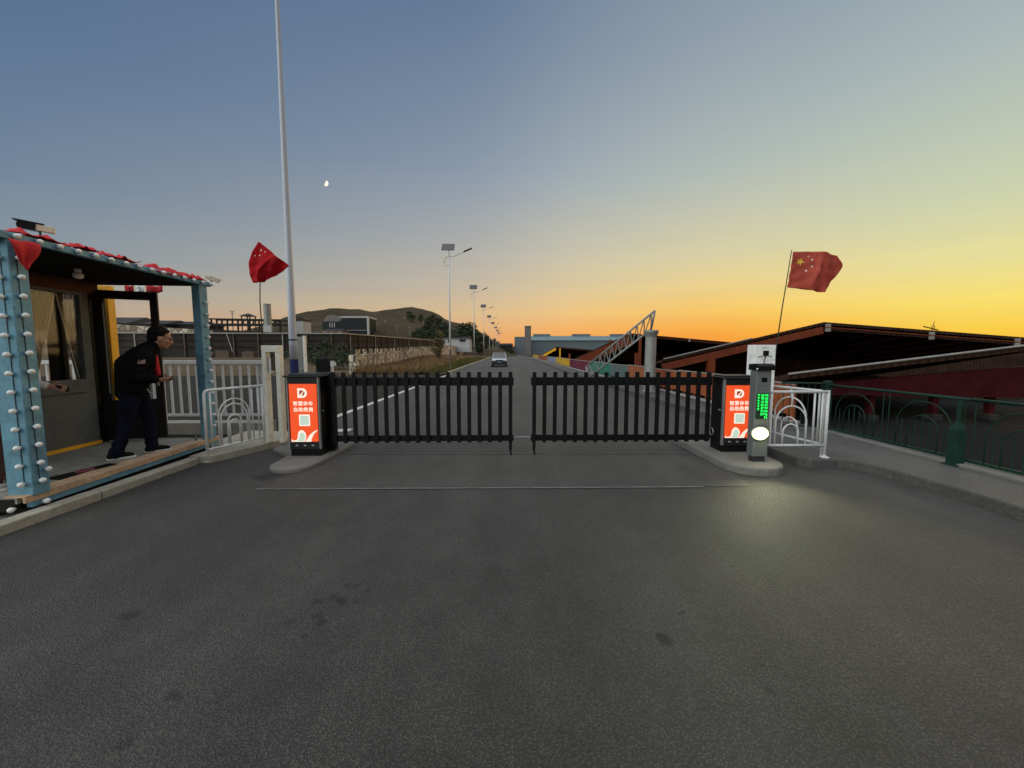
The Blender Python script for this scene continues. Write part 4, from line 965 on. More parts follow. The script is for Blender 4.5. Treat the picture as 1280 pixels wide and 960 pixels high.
# ------------------------------------------------------------------ railings
def railing(p0, p1, z0, label, arch_c, foot0=True, foot1=True, zh=.98, group=None, mat_='white'):
    p0, p1 = Vector((*p0, 0)), Vector((*p1, 0)); L = (p1-p0).length; d = (p1-p0)/L
    r = thing('arched_railing', label, 'railing', (p0.x, p0.y, z0), group)
    def P(u, z): return p0+d*u+Vector((0, 0, z))
    rt_ = .019
    b = MB(); b.tube([P(0, z0), P(0, zh-.05), P(.015, zh-.015), P(.05, zh), P(L, zh)], rt_, 10)
    if foot1: b.tube([P(L, zh+rt_), P(L, z0)], rt_, 10)
    b.build('frame', mat_, r, True)
    b = MB(); lo = z0+.16; b.tube([P(.0, lo), P(L, lo)], .016, 8); b.tube([P(.07, lo), P(.07, zh-.02)], .012, 8); b.tube([P(L-.07, lo), P(L-.07, zh)], .012, 8); b.build('inner_rail', mat_, r, True)
    n = [0]
    for rad, spring in arch_c[1]:
        b = MB(); u0 = arch_c[0]*L
        b.tube([P(u0-rad, lo)]+[P(u0-rad*cos(pi*k/14), spring+rad*sin(pi*k/14)*1.1) for k in range(15)]+[P(u0+rad, lo)], .011, 8); b.build('arch', mat_, r, True)
    bm_ = MB(); u0 = arch_c[0]*L
    bm_.tube([P(u0, arch_c[1][0][1]+arch_c[1][0][0]*1.1), P(u0, zh)], .010, 8); bm_.build('bar', mat_, r, True)
    for uu in arch_c[2]:
        b = MB(); b.tube([P(uu*L, lo), P(uu*L, zh)], .010, 8); b.build('bar', mat_, r, True)
    for k, u in ((foot0, 0), (foot1, L)):
        if k: b = MB(); b.lathe([(.055, 0), (.055, .008), (.024, .012), (.022, .03)], P(u, z0), 12); b.build('foot_plate', mat_, r)
    return r
railing((-4.04, 5.20), (-3.74, 5.95), .02, 'white arched steel railing between the booth and the cream frame post', (.47, [(.215, .60), (.185, .56), (.095, .50), (.07, .46)], [.80]), True, True, .985)
railing((3.36, 4.90), (4.20, 4.88), .12, 'white arched steel railing running right from the payment terminal', (.45, [(.20, .58), (.10, .45)], [.12, .80]), False, True, .985, mat_='greywhite')
railing((4.20, 4.93), (4.03, 5.9), .12, 'white arched steel railing receding from the corner towards the white panel post', (.5, [(.25, .58), (.13, .42)], [.14, .86]), False, False, .985, mat_='greywhite')
# pale picket fence behind the booth
r = thing('picket_fence', 'pale grey steel picket fence standing behind the guard booth', 'fence', (-6.5, 7.25, 0))
b = MB(); b.box(-9.2, -4.52, 7.225, 7.285, 1.275, 1.345); b.build('top_rail', 'greywhite', r, bevel=.006)
b = MB(); b.box(-9.2, -4.52, 7.235, 7.275, .30, .345); b.build('bottom_rail', 'greywhite', r)
pm = MB().box(-.018, .018, -.012, .012, 0, .94).mesh('picket', 'greywhite')
for i in range(29): inst(pm, 'picket', r, (-9.1+i*.16, 7.255, .34))
for xx in (-9.0, -6.45, -4.56):
    b = MB(); b.box(xx-.035, xx+.035, 7.29, 7.35, 0, 1.34); b.build('post', 'greywhite', r)
b = MB(); b.box(-9.2, -4.4, 7.1, 7.4, -.03, .20); struct(b.build('fence_footing', 'concrete', bevel=.01))

# green arched fence along the right-hand pavement
gf = thing('green_fence', 'dark green arched steel fence along the right-hand pavement', 'fence', (5.60, 4.5, .12))
FX = 5.60
def gsec(y0, y1):
    b = MB(); b.tube([(FX, y0, .93), (FX, y1, .93)], .02, 8); b.build('top_rail', 'green', gf, True)
    b = MB(); b.box(FX-.015, FX+.015, y0, y1, .17, .205); b.build('bottom_rail', 'green', gf)
    L = y1-y0; n = max(1, round(L/1.05))
    for k in range(n):
        c_ = y0+L*(k+.5)/n
        for rad, sp_ in ((.34, .50), (.19, .46)):
            b = MB(); b.tube([(FX, c_-rad, .2)]+[(FX, c_-rad*cos(pi*j/14), sp_+rad*sin(pi*j/14)) for j in range(15)]+[(FX, c_+rad, .2)], .008, 6); b.build('arch', 'green', gf, True)
        for off, z1 in ((0, .64), (-.09, .58), (.09, .58), (-.265, .56), (.265, .56), (-.46, .92), (.46, .92)):
            b = MB(); b.tube([(FX, c_+off, .2), (FX, c_+off, z1)], .007, 6); b.build('bar', 'green', gf)
def gpost(y, x=None):
    x = FX-.10 if x is None else x
    b = MB(); b.box(x-.055, x+.055, y-.055, y+.055, .12, .56)
    s = .055
    b.add([(x-s, y-s, .56), (x+s, y-s, .56), (x+s, y+s, .56), (x-s, y+s, .56), (x, y, .70)], [(0, 1, 4), (1, 2, 4), (2, 3, 4), (3, 0, 4)])
    b.box(x-.018, x+.018, y-.018, y+.018, .6, .91); b.box(x-.08, x+.08, y-.08, y+.08, .12, .135)
    b.build('post', 'green', gf, bevel=.004)
for y0, y1 in ((.4, 2.44), (2.46, 4.46), (4.48, 6.5)): gsec(y0, y1)
for y in (.42, 2.45, 4.50): gpost(y)
b = MB(); b.box(FX-.05, FX+.05, 6.48, 6.58, .12, 1.0); b.build('corner_post', 'green', gf, bevel=.006)
b = MB(); b.tube([(FX-.05, 6.53, .95), (4.85, 6.60, .97)], .018, 8); b.tube([(FX-.05, 6.53, .2), (4.85, 6.60, .22)], .014, 8); b.build('return_rail', 'green', gf, True)
for k in range(7): b = MB(); xx = 4.87+k*.11; b.tube([(xx, 6.58, .2), (xx, 6.58, .96)], .007, 6); b.build('bar', 'green', gf)
b = MB(); b.box(5.46, 5.72, -4, 6.6, .10, .155); struct(b.build('fence_kerb', 'kerbdark', bevel=.01))

# ------------------------------------------------------------------ payment terminal with lamp
tx0, tx1, ty0, ty1 = 3.15, 3.345, 4.74, 4.87
te = thing('payment_terminal', 'grey parking terminal with green display and a glaring white lamp', 'terminal', ((tx0+tx1)/2, 4.83, .1))
b = MB(); b.box(tx0, tx1, ty0, ty1, .17, 1.27); b.build('body', 'termgrey', te, bevel=.012)
b = MB(); b.box(tx0+.02, tx1-.02, ty0+.02, ty1-.02, .10, .17); b.build('plinth', 'socket', te)
b = MB(); b.prism([(0, 0), (.20, 0), (.20, .075), (.05, .085), (0, .055)], (tx0-.012, ty0-.05, 1.272), (0, 1, 0), (0, 0, 1), (tx1-tx0+.024, 0, 0)); b.build('hood', 'blackgloss', te, bevel=.006)
b = MB(); b.box(tx0+.025, tx1-.025, ty0-.006, ty0+.002, 1.08, 1.23); b.build('camera_window', 'termgrey', te, bevel=.003)
b = MB(); b.box((tx0+tx1)/2-.035, (tx0+tx1)/2+.035, ty0-.012, ty0-.0065, 1.125, 1.18); b.build('camera_lens', 'blackgloss', te, bevel=.004)
b = MB(); b.sphere((tx0-.012, ty0-.03, 1.29), .012, 10, 8); b.build('status_light', 'bulb', te)
b = MB(); b.box(tx0+.012, tx1-.03, ty0-.006, ty0+.002, .66, .985); dsp = b.build('display', 'ledoff', te)
rnd = random.Random(5)
cw = .0062
for ci, (cx_, z1_, z0_) in enumerate(((tx0+.038, .972, .78), (tx0+.088, .972, .70), (tx0+.138, .972, .685))):
    zz = z1_; b = MB()
    while zz > z0_:
        gl = .034 if ci else .030
        for iy in range(5):
            for ix in range(6):
                on = rnd.random() < (.78 if ix in (0, 5) or iy in (0, 2) else .5)
                if ci == 0: on = (iy == 0) or (ix in (2, 3) and iy < 4)
                if on: b.box(cx_+(ix-2.5)*cw-.0026, cx_+(ix-2.5)*cw+.0026, ty0-.0085, ty0-.0062, zz-iy*.0062-.005, zz-iy*.0062)
        zz -= gl+.006
    b.build('led_text', 'led', dsp)
lc = Vector(((tx0+tx1)/2-.03, ty0-.004, .475))
def oval(prof, mb):
    k = len(mb.v); mb.lathe(prof, lc, 28, (0, -1, 0)); mb.v[k:] = [(lc.x+(p[0]-lc.x)*1.3, p[1], p[2]) for p in mb.v[k:]]; return mb
lm = oval([(.080, 0), (.090, .012), (.090, .020), (.07, .020)], MB()).build('lamp', 'trimgrey', te, True)
oval([(.058, .018), (.062, .045), (.052, .066), (.03, .076), (.002, .079)], MB()).build('lamp_lens', 'lamp_lit', lm, True)
oval([(.064, .021), (.064, .026), (.082, .028), (.082, .021)], MB()).build('lamp_reflector', 'lamp_rim', lm, True)
ld = bpy.data.lights.new('terminal_lamp', 'SPOT'); ld.energy = 55; ld.color = (.97, 1., .58); ld.spot_size = radians(105); ld.spot_blend = 1.; ld.shadow_soft_size = .06
lo_ = bpy.data.objects.new('terminal_lamp', ld); COL.objects.link(lo_); lo_.location = lc+Vector((0, -.10, 0)); lo_.rotation_euler = Vector((.40, 1, .20)).to_track_quat('Z', 'Y').to_euler()

# ------------------------------------------------------------------ coloured panel fence
pf = thing('panel_fence', 'long fence of coloured metal panels along the right pavement', 'fence', (5.68, 7.6, .12))
segs = [('orange', 7.4, 9.9), ('orange', 9.9, 12.4), ('orange', 12.4, 15.0), ('rust', 15.0, 17.6), ('slate', 17.6, 20.6), ('teal', 20.6, 25.5), ('plum', 25.5, 34), ('gold', 34, 45), ('lilac', 45, 56), ('orange', 56, 76), ('gold', 76, 96)]
def pxl(y): return 5.68+(0 if y < 30 else (y-30)*.021)
for k, (cn, y0, y1) in enumerate(segs):
    zt = .86+(.03 if k % 2 else 0)
    b = MB(); b.beam((pxl(y0), y0+.05, (zt+.17)/2+.05), (pxl(y1), y1-.05, (zt+.17)/2+.05), .02, zt-.25)
    n = int((y1-y0)/.3)
    for i in range(n):
        y = y0+.1+(y1-y0-.2)*i/max(1, n-1)
        if y < 40: b.box(pxl(y)-.03, pxl(y)-.011, y-.02, y+.02, .2, zt-.05)
    b.build('panel', 'panel_'+cn, pf, label={'orange': 'orange panel', 'rust': 'rusty orange panel', 'slate': 'grey green panel', 'teal': 'green panel', 'plum': 'dark magenta panel', 'gold': 'yellow panel', 'lilac': 'pale lilac panel'}[cn])
    b = MB(); b.beam((pxl(y0), y0+.0, zt+.015), (pxl(y1), y1-.0, zt+.015), .05, .03); b.build('cap_rail', 'rooftrim', pf)
    b = MB(); b.box(pxl(y0)-.035, pxl(y0)+.035, y0-.03, y0+.03, .12, zt-.002); b.build('post', 'panel_'+cn, pf)
b = MB(); b.prism([(5.60, 7.3), (5.76, 7.3), (5.76, 30), (7.2, 100), (7.04, 100), (5.60, 30)], (0, 0, .1), (1, 0, 0), (0, 1, 0), (0, 0, .06)); struct(b.build('panel_footing', 'concrete'))

# ------------------------------------------------------------------ shed canopies on the right
def canopy(Y, depth, low, ridge, right, label, mbeam, mroof, cols, blocks, beam_h=.26, name='shed_canopy', verge=True, drop=.4):
    """asymmetric gable shed: frame in the plane Y, running back by depth"""
    low, ridge, right = Vector((low[0], Y, low[1])), Vector((ridge[0], Y, ridge[1])), Vector((right[0], Y, right[1]))
    r = thing(name, label, 'shed', (ridge.x, Y, 0)); D = Vector((0, depth, -drop)); U = Vector((0, 0, 1))
    for a, c_ in ((low, ridge), (ridge, right)):
        b = MB(); t_ = .10; m_ = [a, c_, c_-U*t_, a-U*t_]; v = m_+[p+D for p in m_]
        b.add(v, [(0, 1, 2, 3), (7, 6, 5, 4), (0, 4, 5, 1), (1, 5, 6, 2), (2, 6, 7, 3), (3, 7, 4, 0)]); b.build('roof_slope', mroof, r)
    d = (ridge-low).normalized()
    n = max(2, int(depth/6)+1)
    for k in range(n):
        yo = Vector((0, .06+k*(depth-.12)/(n-1), -drop*k/(n-1)))
        b = MB(); b.beam(low-U*(.10+beam_h/2+.06)+yo, ridge-U*(.10+beam_h/2+.06)+yo, .10, beam_h); b.build('rafter', mbeam, r)
        b = MB(); b.beam(ridge-U*.24+yo, right-U*.24+yo, .08, .10); b.build('rafter', 'roofdark', r)
        for cx_ in cols:
            zt = interp([(low.x, low.z), (ridge.x, ridge.z), (right.x, right.z)], cx_)-.2
            b = MB(); b.box(cx_-.13, cx_+.13, Y+yo.y-.06, Y+yo.y+.12, -.02, zt); b.build('column', mbeam, r)
    for k in range(1, 7):            # purlins under the sheets
        for pa, pb in ((low, ridge), (ridge, right)):
            p_ = pa.lerp(pb, k/7)-U*.125; b = MB(); b.beam(p_+Vector((0, .15, -.01)), p_+D*.97, .07, .05); b.build('purlin', 'rust', r)
    if verge:
        b = MB(); b.beam(low+U*.018-Vector((0, .02, 0)), low.lerp(ridge, .55)+U*.018-Vector((0, .02, 0)), .05, .035); b.build('verge_trim', 'rooftrim', r)  # pale strip stops partway, shaped as the sheen along the lit edge
    b = MB(); b.beam(ridge-U*.19-Vector((0, .04, 0)), right-U*.19-Vector((0, .04, 0)), .03, .035); b.build('gable_rail', 'rust', r)
    for xx in blocks:
        zt = interp([(ridge.x, ridge.z), (right.x, right.z)], xx); b = MB(); b.box(xx-.09, xx+.09, Y-.05, Y-.002, zt-.34, zt-.06); b.build('purlin_end', 'rooftrim', r)
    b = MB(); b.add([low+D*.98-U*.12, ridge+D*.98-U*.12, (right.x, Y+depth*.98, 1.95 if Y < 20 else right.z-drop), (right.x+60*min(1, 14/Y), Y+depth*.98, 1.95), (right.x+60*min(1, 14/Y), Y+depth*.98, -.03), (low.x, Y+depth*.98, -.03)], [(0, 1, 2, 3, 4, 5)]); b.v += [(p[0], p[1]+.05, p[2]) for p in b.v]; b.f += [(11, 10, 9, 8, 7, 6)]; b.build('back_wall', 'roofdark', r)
    return r
c2a, c2b, c2c = at(829, 449.3, 14), at(1030, 402.5, 14), at(1330, 425.5, 14)
canopy(14, 8, (c2a.x, c2a.z), (c2b.x, c2b.z), (c2c.x, c2c.z), 'large shed canopy with orange rafters peaking right of the white panel post', 'rust', 'roofdark', [at(890, 450, 14).x], [at(x, 415, 14).x for x in (1034, 1164, 1272)], drop=1.02)
c1a, c1b, c1c = at(712, 450.5, 38), at(788, 416.5, 38), at(960, 432, 38)
canopy(38, 11, (c1a.x, c1a.z), (c1b.x, c1b.z), (c1c.x, c1c.z), 'dark red shed canopy behind the leaning lattice truss', 'rust', 'roofdark', [at(735, 450, 38).x, at(800, 440, 38).x], [at(x, 415, 38).x for x in (862,)], .9, verge=False, drop=1.3)
c0a, c0b, c0c = at(676, 444, 75), at(695, 433.5, 75), at(745, 437.5, 75)
canopy(75, 10, (c0a.x, c0a.z), (c0b.x, c0b.z), (c0c.x, c0c.z), 'distant low shed with a yellow rafter beyond the coloured panels', 'yellow', 'roofdark', [at(700, 440, 75).x], [], .45, verge=False, drop=1.5)
# nearest shed: low verge rising to the right, deep dull red beam
r = thing('shed_canopy', 'nearest low shed with pale verge and deep dull red beam behind the green fence', 'shed', (9, 8, 0))
a3, b3 = at(985, 467.5, 8), at(1345, 424, 8)
b = MB(); v = [a3, b3, b3-Vector((0, 0, .12)), a3-Vector((0, 0, .12))]; D = Vector((0, 4.4, -.9)); v = v+[p+D for p in v]; b.add(v, [(0, 1, 2, 3), (7, 6, 5, 4), (0, 4, 5, 1), (1, 5, 6, 2), (2, 6, 7, 3), (3, 7, 4, 0)]); b.build('roof_slope', 'roofdark', r)
b = MB(); b.tube([a3+Vector((0, -.02, .0)), b3+Vector((0, -.02, .0))], .024, 8); b.build('verge_trim', 'rooftrim', r)
a4, b4 = at(1040, 478, 8.2), at(1345, 453, 8.2); c4, d4 = at(1345, 498, 8.2), at(1040, 494, 8.2)
b = MB(); b.add([a4, b4, c4, d4]+[Vector(p)+Vector((0, .12, 0)) for p in (a4, b4, c4, d4)], [(0, 1, 2, 3), (7, 6, 5, 4), (0, 4, 5, 1), (1, 5, 6, 2), (2, 6, 7, 3), (3, 7, 4, 0)]); b.build('beam', 'redpaint', r)
for px_ in (1092, 1172, 1243):
    c = at(px_, 500, 8.3); b = MB(); b.box(c.x-.06, c.x+.06, 8.32, 8.44, .12, .60); b.build('column', 'redpaint', r)
    b = MB(); b.box(c.x-.11, c.x+.11, 8.26, 8.5, -.03, .10); b.build('pier', 'darkwall', r)
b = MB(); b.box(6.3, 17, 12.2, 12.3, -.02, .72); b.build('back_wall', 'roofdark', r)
# small tower crane far off
cc = at(1166, 412, 420); r = thing('tower_crane', 'tiny crane silhouette on the horizon above the big shed roof', 'crane', (cc.x, 420, 0))
b = MB()
for sx_ in (-.8, .8):
    for sy_ in (-.8, .8): b.tube([(cc.x+sx_, 420+sy_, 0), (cc.x+sx_, 420+sy_, cc.z+5)], .25, 5)
b.build('mast', 'roofdark', r)
b = MB(); b.beam((cc.x-11, 420, cc.z+3.5), (cc.x+6, 420, cc.z-.5), 1., .9); b.build('jib', 'roofdark', r)
b = MB(); b.tube([(cc.x, 420, cc.z+5), (cc.x+1, 420, cc.z+9)], .3, 5); b.build('apex', 'roofdark', r)

# ------------------------------------------------------------------ steel column and leaning truss
cb = gr(807, 490, .1); CY = cb.y; ct = at(817, 413, CY)
r = thing('steel_column', 'thick grey steel column with a flared top on the right pavement', 'column', (cb.x, CY, .12))
X0 = (cb.x+ct.x)/2+.02
b = MB(); b.lathe([(.26, .12), (.26, .15), (.20, .16), (.19, .3), (.18, ct.z-.25), (.185, ct.z-.22), (.26, ct.z-.06), (.26, ct.z)], (X0, CY, 0), 24); b.build('shaft', 'steel', r, False)
tr = thing('lattice_truss', 'grey lattice truss leaning from the pavement up over the steel column', 'truss', (at(733, 470, 15.5).x, 15.5, .9))
lo1, lo2 = at(735, 473, 15.3), at(733, 458, 15.3)
hi1, hi2 = at(815, 413, CY+.1), at(818.5, 388.5, CY-.3)
def chord(b, a, c_, r_): b.tube([a, c_], r_, 8)
A0, A1 = lo1, Vector((X0, CY, ct.z+.04)); B0, B1 = lo2, hi2
for p_, q_, nm in ((A0, A1, 'chord'), (B0, B1, 'chord'), (A1, B1, 'end_strut'), (A0, B0, 'end_strut')):
    b = MB(); chord(b, p_, q_, .04); b.build(nm, 'steel', tr, True)
N = 11
for k in range(N):
    p_ = A0.lerp(A1, k/N); q_ = B0.lerp(B1, (k+.5)/N); q2 = A0.lerp(A1, (k+1)/N)
    b = MB(); b.tube([p_, q_], .02, 6); b.tube([q_, q2], .02, 6); b.build('web_bar', 'steel', tr)

# ------------------------------------------------------------------ street lamps
def lamp_at(px, py_base, py_top, Y, zb):
    return at(px, py_base, Y).x
hz = [(563, 34.0, .12), (593, 57.0, .55), (605, 80.5, .6), (612, 104, .6), (616.5, 127, .6), (620, 150, .6), (622.2, 172, .6), (624, 195, .6)]
HL = at(557, 317, 34).z-.12
GRP = 'solar street lamps along the left side of the road'
NM = ['nearest', 'second', 'third', 'fourth', 'fifth', 'sixth', 'seventh', 'farthest']
x0 = at(563, 455, 34).x
lampo = thing('street_lamp', 'x', 'street lamp', (x0, 34, .12), GRP)
b = MB(); b.lathe([(.075, 1.6), (.07, HL*.5), (.05, HL+.10)], (x0, 34, .12), 12); b.build('pole', 'greywhite', lampo, True)
b = MB(); b.lathe([(.14, 0), (.14, .05), (.082, .06), (.08, 1.6)], (x0, 34, .12), 12); b.build('base', 'lamp_base', lampo, True)
b = MB(); zt = HL+.12; b.tube([(x0, 34, zt-.25), (x0+.5, 34, zt-.2), (x0+1.35, 34, zt+.18)], .035, 8); arm = b.build('arm', 'greywhite', lampo, True)
b = MB(); b.obb((x0+1.62, 34, zt+.31), Vector((.36, 0, .15)), (0, .12, 0), Vector((-.02, 0, .045))); b.build('lamp_head', 'lamp_base', lampo, bevel=.02)
b = MB(); b.obb((x0-.06, 34, zt+.55), (.55, 0, 0), Vector((0, .28, .33)), Vector((0, -.02, .018))); b.build('solar_panel', 'lamp_panel', lampo)
b = MB(); b.tube([(x0, 34, zt+.1), (x0, 34, zt+.53)], .03, 8); b.build('panel_bracket', 'greywhite', lampo)
b = MB(); b.tube([(x0, 34, zt-.25), (x0-.32, 34, zt-.38), (x0-.42, 34, zt-.7), (x0-.3, 34, zt-1.0), (x0, 34, zt-1.1)], .018, 6); b.build('cable_loop', 'lamp_base', lampo)
for i, (px_, Y, zb) in enumerate(hz):
    o = lampo if i == 0 else copy_tree(lampo)
    o.location = (at(px_, 452, Y).x, Y, zb); o['label'] = NM[i]+' solar street lamp in the row left of the road'

# ------------------------------------------------------------------ car
CX, CYY = at(624, 455, 38.5).x, 38.5
car = thing('car', 'silver car with dark bumper driving towards the gate', 'car', (CX, CYY+2, 0))
W2 = .80
secs = [(0, .46, .74, .62), (.06, .30, .80, .74), (.35, .25, .86, .79), (1.15, .25, .95, .80), (2.0, .25, .98, .80), (3.3, .25, .99, .80), (4.1, .27, .95, .77), (4.3, .40, .85, .68)]
b = MB(); v = []
for (y, z0, z1, hw) in secs: v += [(CX-hw*.94, CYY+y, z0), (CX-hw, CYY+y, (z0+z1)/2), (CX-hw*.93, CYY+y, z1), (CX+hw*.93, CYY+y, z1), (CX+hw, CYY+y, (z0+z1)/2), (CX+hw*.94, CYY+y, z0)]
f = []
for i in range(len(secs)-1):
    for k in range(6): f.append((i*6+k, i*6+(k+1) % 6, (i+1)*6+(k+1) % 6, (i+1)*6+k))
f += [tuple(range(5, -1, -1)), tuple(range((len(secs)-1)*6, len(secs)*6))]
b.add(v, f); b.build('body', 'carsilver', car, True, .03)
b = MB(); v = []
for (y, z, hw) in ((1.1, .95, .74), (1.85, 1.40, .56), (2.9, 1.43, .56), (3.8, .97, .70)): v += [(CX-hw, CYY+y, z), (CX+hw, CYY+y, z)]
v += [(CX-.74, CYY+1.1, .93), (CX+.74, CYY+1.1, .93), (CX-.70, CYY+3.8, .93), (CX+.70, CYY+3.8, .93)]
b.add(v, [(0, 1, 3, 2), (2, 3, 5, 4), (4, 5, 7, 6), (0, 2, 4, 6), (1, 7, 5, 3), (0, 6, 7, 1)]); b.build('windscreen', 'carglass', car)
b = MB(); b.box(CX-.56, CX+.56, CYY+1.86, CYY+2.9, 1.425, 1.455); b.build('car_roof', 'carsilver', car, bevel=.01)
for s_ in (-1, 1): b = MB(); b.beam((CX+s_*.74, CYY+1.1, .95), (CX+s_*.56, CYY+1.86, 1.43), .05, .05); b.build('pillar', 'carsilver', car)
b = MB(); b.box(CX-.76, CX+.76, CYY-.06, CYY+.1, .20, .60); b.build('bumper', 'tyre', car, bevel=.03)
b = MB(); b.box(CX-.36, CX+.36, CYY-.035, CYY+.05, .56, .72); b.build('grille', 'tyre', car)
for s_ in (-1, 1):
    b = MB(); b.obb((CX+s_*.56, CYY+.01, .67), (.16, 0, 0), (0, .05, 0), (0, 0, .06)); b.build('headlight', 'headlight', car, bevel=.02)
    b = MB(); b.box(CX+s_*.80-.09, CX+s_*.80+.09, CYY+1.25, CYY+1.35, .96, 1.08); b.build('mirror', 'tyre', car, bevel=.02)
    for yy in (.75, 3.45):
        b = MB(); b.lathe([(.2, -.09), (.30, -.09), (.31, 0), (.30, .09), (.2, .09)], (CX+s_*.70, CYY+yy, .31), 20, (1, 0, 0)); wh = b.build('wheel', 'tyre', car, True)
        b = MB(); b.lathe([(.19, -.07), (.19, .07)], (CX+s_*.70, CYY+yy, .31), 16, (1, 0, 0)); b.build('rim', 'steel', wh)
b = MB(); b.box(CX-.2, CX+.2, CYY-.075, CYY-.062, .44, .55); b.build('number_plate', 'plate', car)

# ------------------------------------------------------------------ stone walls, long fence and terrace at the left
def swall(name, pts, th, m, label, merlons=None):
    r = None
    b = MB()
    def ring(p, tz): return [(p[0], p[1], p[2]), (p[0]-th, p[1], p[2]), (p[0]-th, p[1], tz), (p[0], p[1], tz)]
    v = []
    for p in pts: v += ring(p, p[3])
    f = []
    for i in range(len(pts)-1):
        for k in range(4): f.append((i*4+k, i*4+(k+1) % 4, (i+1)*4+(k+1) % 4, (i+1)*4+k))
    f += [(3, 2, 1, 0), tuple(range((len(pts)-1)*4, len(pts)*4))]; b.add(v, f)
    if merlons:
        n, i0, i1, mh, mw = merlons
        for k in range(n):
            t_ = (k+.05)/n; p = Vector(pts[0]).lerp if False else None
            y = lerp(pts[0][1], pts[i1][1], t_); x = interp([(q[1], q[0]) for q in pts], y); z = interp([(q[1], q[3]) for q in pts], y)
            b.box(x-.04, x+.02, y+.0, y+mw, z-.05, z+mh)
    return tag(b.build(name, m), label, 'wall')
swall('stone_wall', [(-10.6, 27.6, -.1, 1.28), (-11.3, 38, .0, 1.45), (-12.6, 60, .2, 1.95), (-14.2, 84, .3, 2.3)], .5, 'stone', 'rubble stone wall topped with a row of upright stones left of the road', (33, 0, 3, .42, .70))
swall('stone_wall', [(-14.3, 84.2, .2, 3.1), (-14.6, 110, .2, 3.3), (-15, 140, .2, 3.1), (-14.5, 175, .2, 2.6)], .6, 'stonepale', 'plain pale stone wall farther along the road below the white house')
# long dark boarded fence
r = thing('board_fence', 'long dark boarded fence with a pale cap rail across the yard', 'fence', (-30, 45, .9))
fp = [at(60, 416.5, 45), at(430, 417.5, 45), at(545, 426, 92)]
fp = [Vector(p) for p in fp]
for a, c_ in zip(fp, fp[1:]):
    b = MB(); hgt = 2.9; d = (c_-a); nrm = Vector((-d.y, d.x, 0)).normalized()
    b.add([a, c_, c_-Vector((0, 0, hgt)), a-Vector((0, 0, hgt))]+[p+nrm*.12 for p in (a, c_, c_-Vector((0, 0, hgt)), a-Vector((0, 0, hgt)))], [(0, 1, 2, 3), (7, 6, 5, 4), (0, 4, 5, 1), (1, 5, 6, 2), (2, 6, 7, 3), (3, 7, 4, 0)]); b.build('boarding', 'darkwall', r)
    b = MB(); b.beam(a+Vector((0, 0, .05)), c_+Vector((0, 0, .05)), .4, .13); b.build('cap_rail', 'rooftrim', r)
    b = MB()
    for hh in (.75, 1.5): b.beam(a-Vector((0, 0, hh))-nrm*.06, c_-Vector((0, 0, hh))-nrm*.06, .06, .10)
    b.build('rail', 'roofdark', r)
    n = int(d.length/2.6)
    for k in range(n): p = a.lerp(c_, (k+.5)/n); b = MB(); b.beam(p-Vector((0, 0, .05))-nrm*.1, p-Vector((0, 0, 2.7))-nrm*.1, .12, .12, (0, 1, 0)); b.build('post', 'block' if k % 3 else 'steel', r)
    b = MB()
p = at(330, 420, 44.7); q = at(302-10, 417, 44.8)
b = MB(); b.tube([at(283, 417, 44.5), at(291, 440, 43.5)], .035, 6); tag(b.build('guy_rod', 'rooftrim'), 'thin pale slanting rod propped against the dark boarded fence', 'rod')
for i, (x_, y_, w_, h_, m_, lab) in enumerate([(280, 446.5, 1.4, .75, 'block', 'brown stone block with a ragged top under the dark fence'), (312, 446.5, 1.25, .65, 'block', 'squared brown stone block right of the ragged one'), (258, 447, .9, .6, 'stone', 'small pale stone block left of the ragged brown one'), (400, 449, .8, .5, 'block', 'low brown stone block beside the dark shrubs')]):
    p = at(x_, y_, 42.5); b = MB(); z = height(p.x, 42.5); n = 5
    for j in range(n): b.box(p.x-w_/2+j*w_/n, p.x-w_/2+(j+1)*w_/n-.01, 42.2, 42.9, z-.1, z+h_+random.uniform(-.07, .07))
    tag(b.build('stone_block', m_, bevel=.03), lab, 'block')
# terrace wall, dark roofs
b = MB(); a, c_ = at(95, 402, 52), at(262, 413, 52); b.add([a, c_, Vector((c_.x, 52, 2.2)), Vector((a.x, 52, 2.2))]+[p+Vector((0, .5, 0)) for p in (a, c_, Vector((c_.x, 52, 2.2)), Vector((a.x, 52, 2.2)))], [(0, 1, 2, 3), (7, 6, 5, 4), (0, 4, 5, 1), (1, 5, 6, 2), (2, 6, 7, 3), (3, 7, 4, 0)]); tag(b.build('terrace_wall', 'stonepale'), 'pale rubble terrace wall above the dark fence behind the booth', 'wall')
b = MB(); a, c_ = at(255, 411, 58), at(350, 416, 58); b.add([a, c_, Vector((c_.x, 58, 2.2)), Vector((a.x, 58, 2.2))]+[p+Vector((0, .5, 0)) for p in (a, c_, Vector((c_.x, 58, 2.2)), Vector((a.x, 58, 2.2)))], [(0, 1, 2, 3), (7, 6, 5, 4), (0, 4, 5, 1), (1, 5, 6, 2), (2, 6, 7, 3), (3, 7, 4, 0)]); tag(b.build('terrace_wall', 'darkwall'), 'dark low terrace wall under the open steel trestle', 'wall')
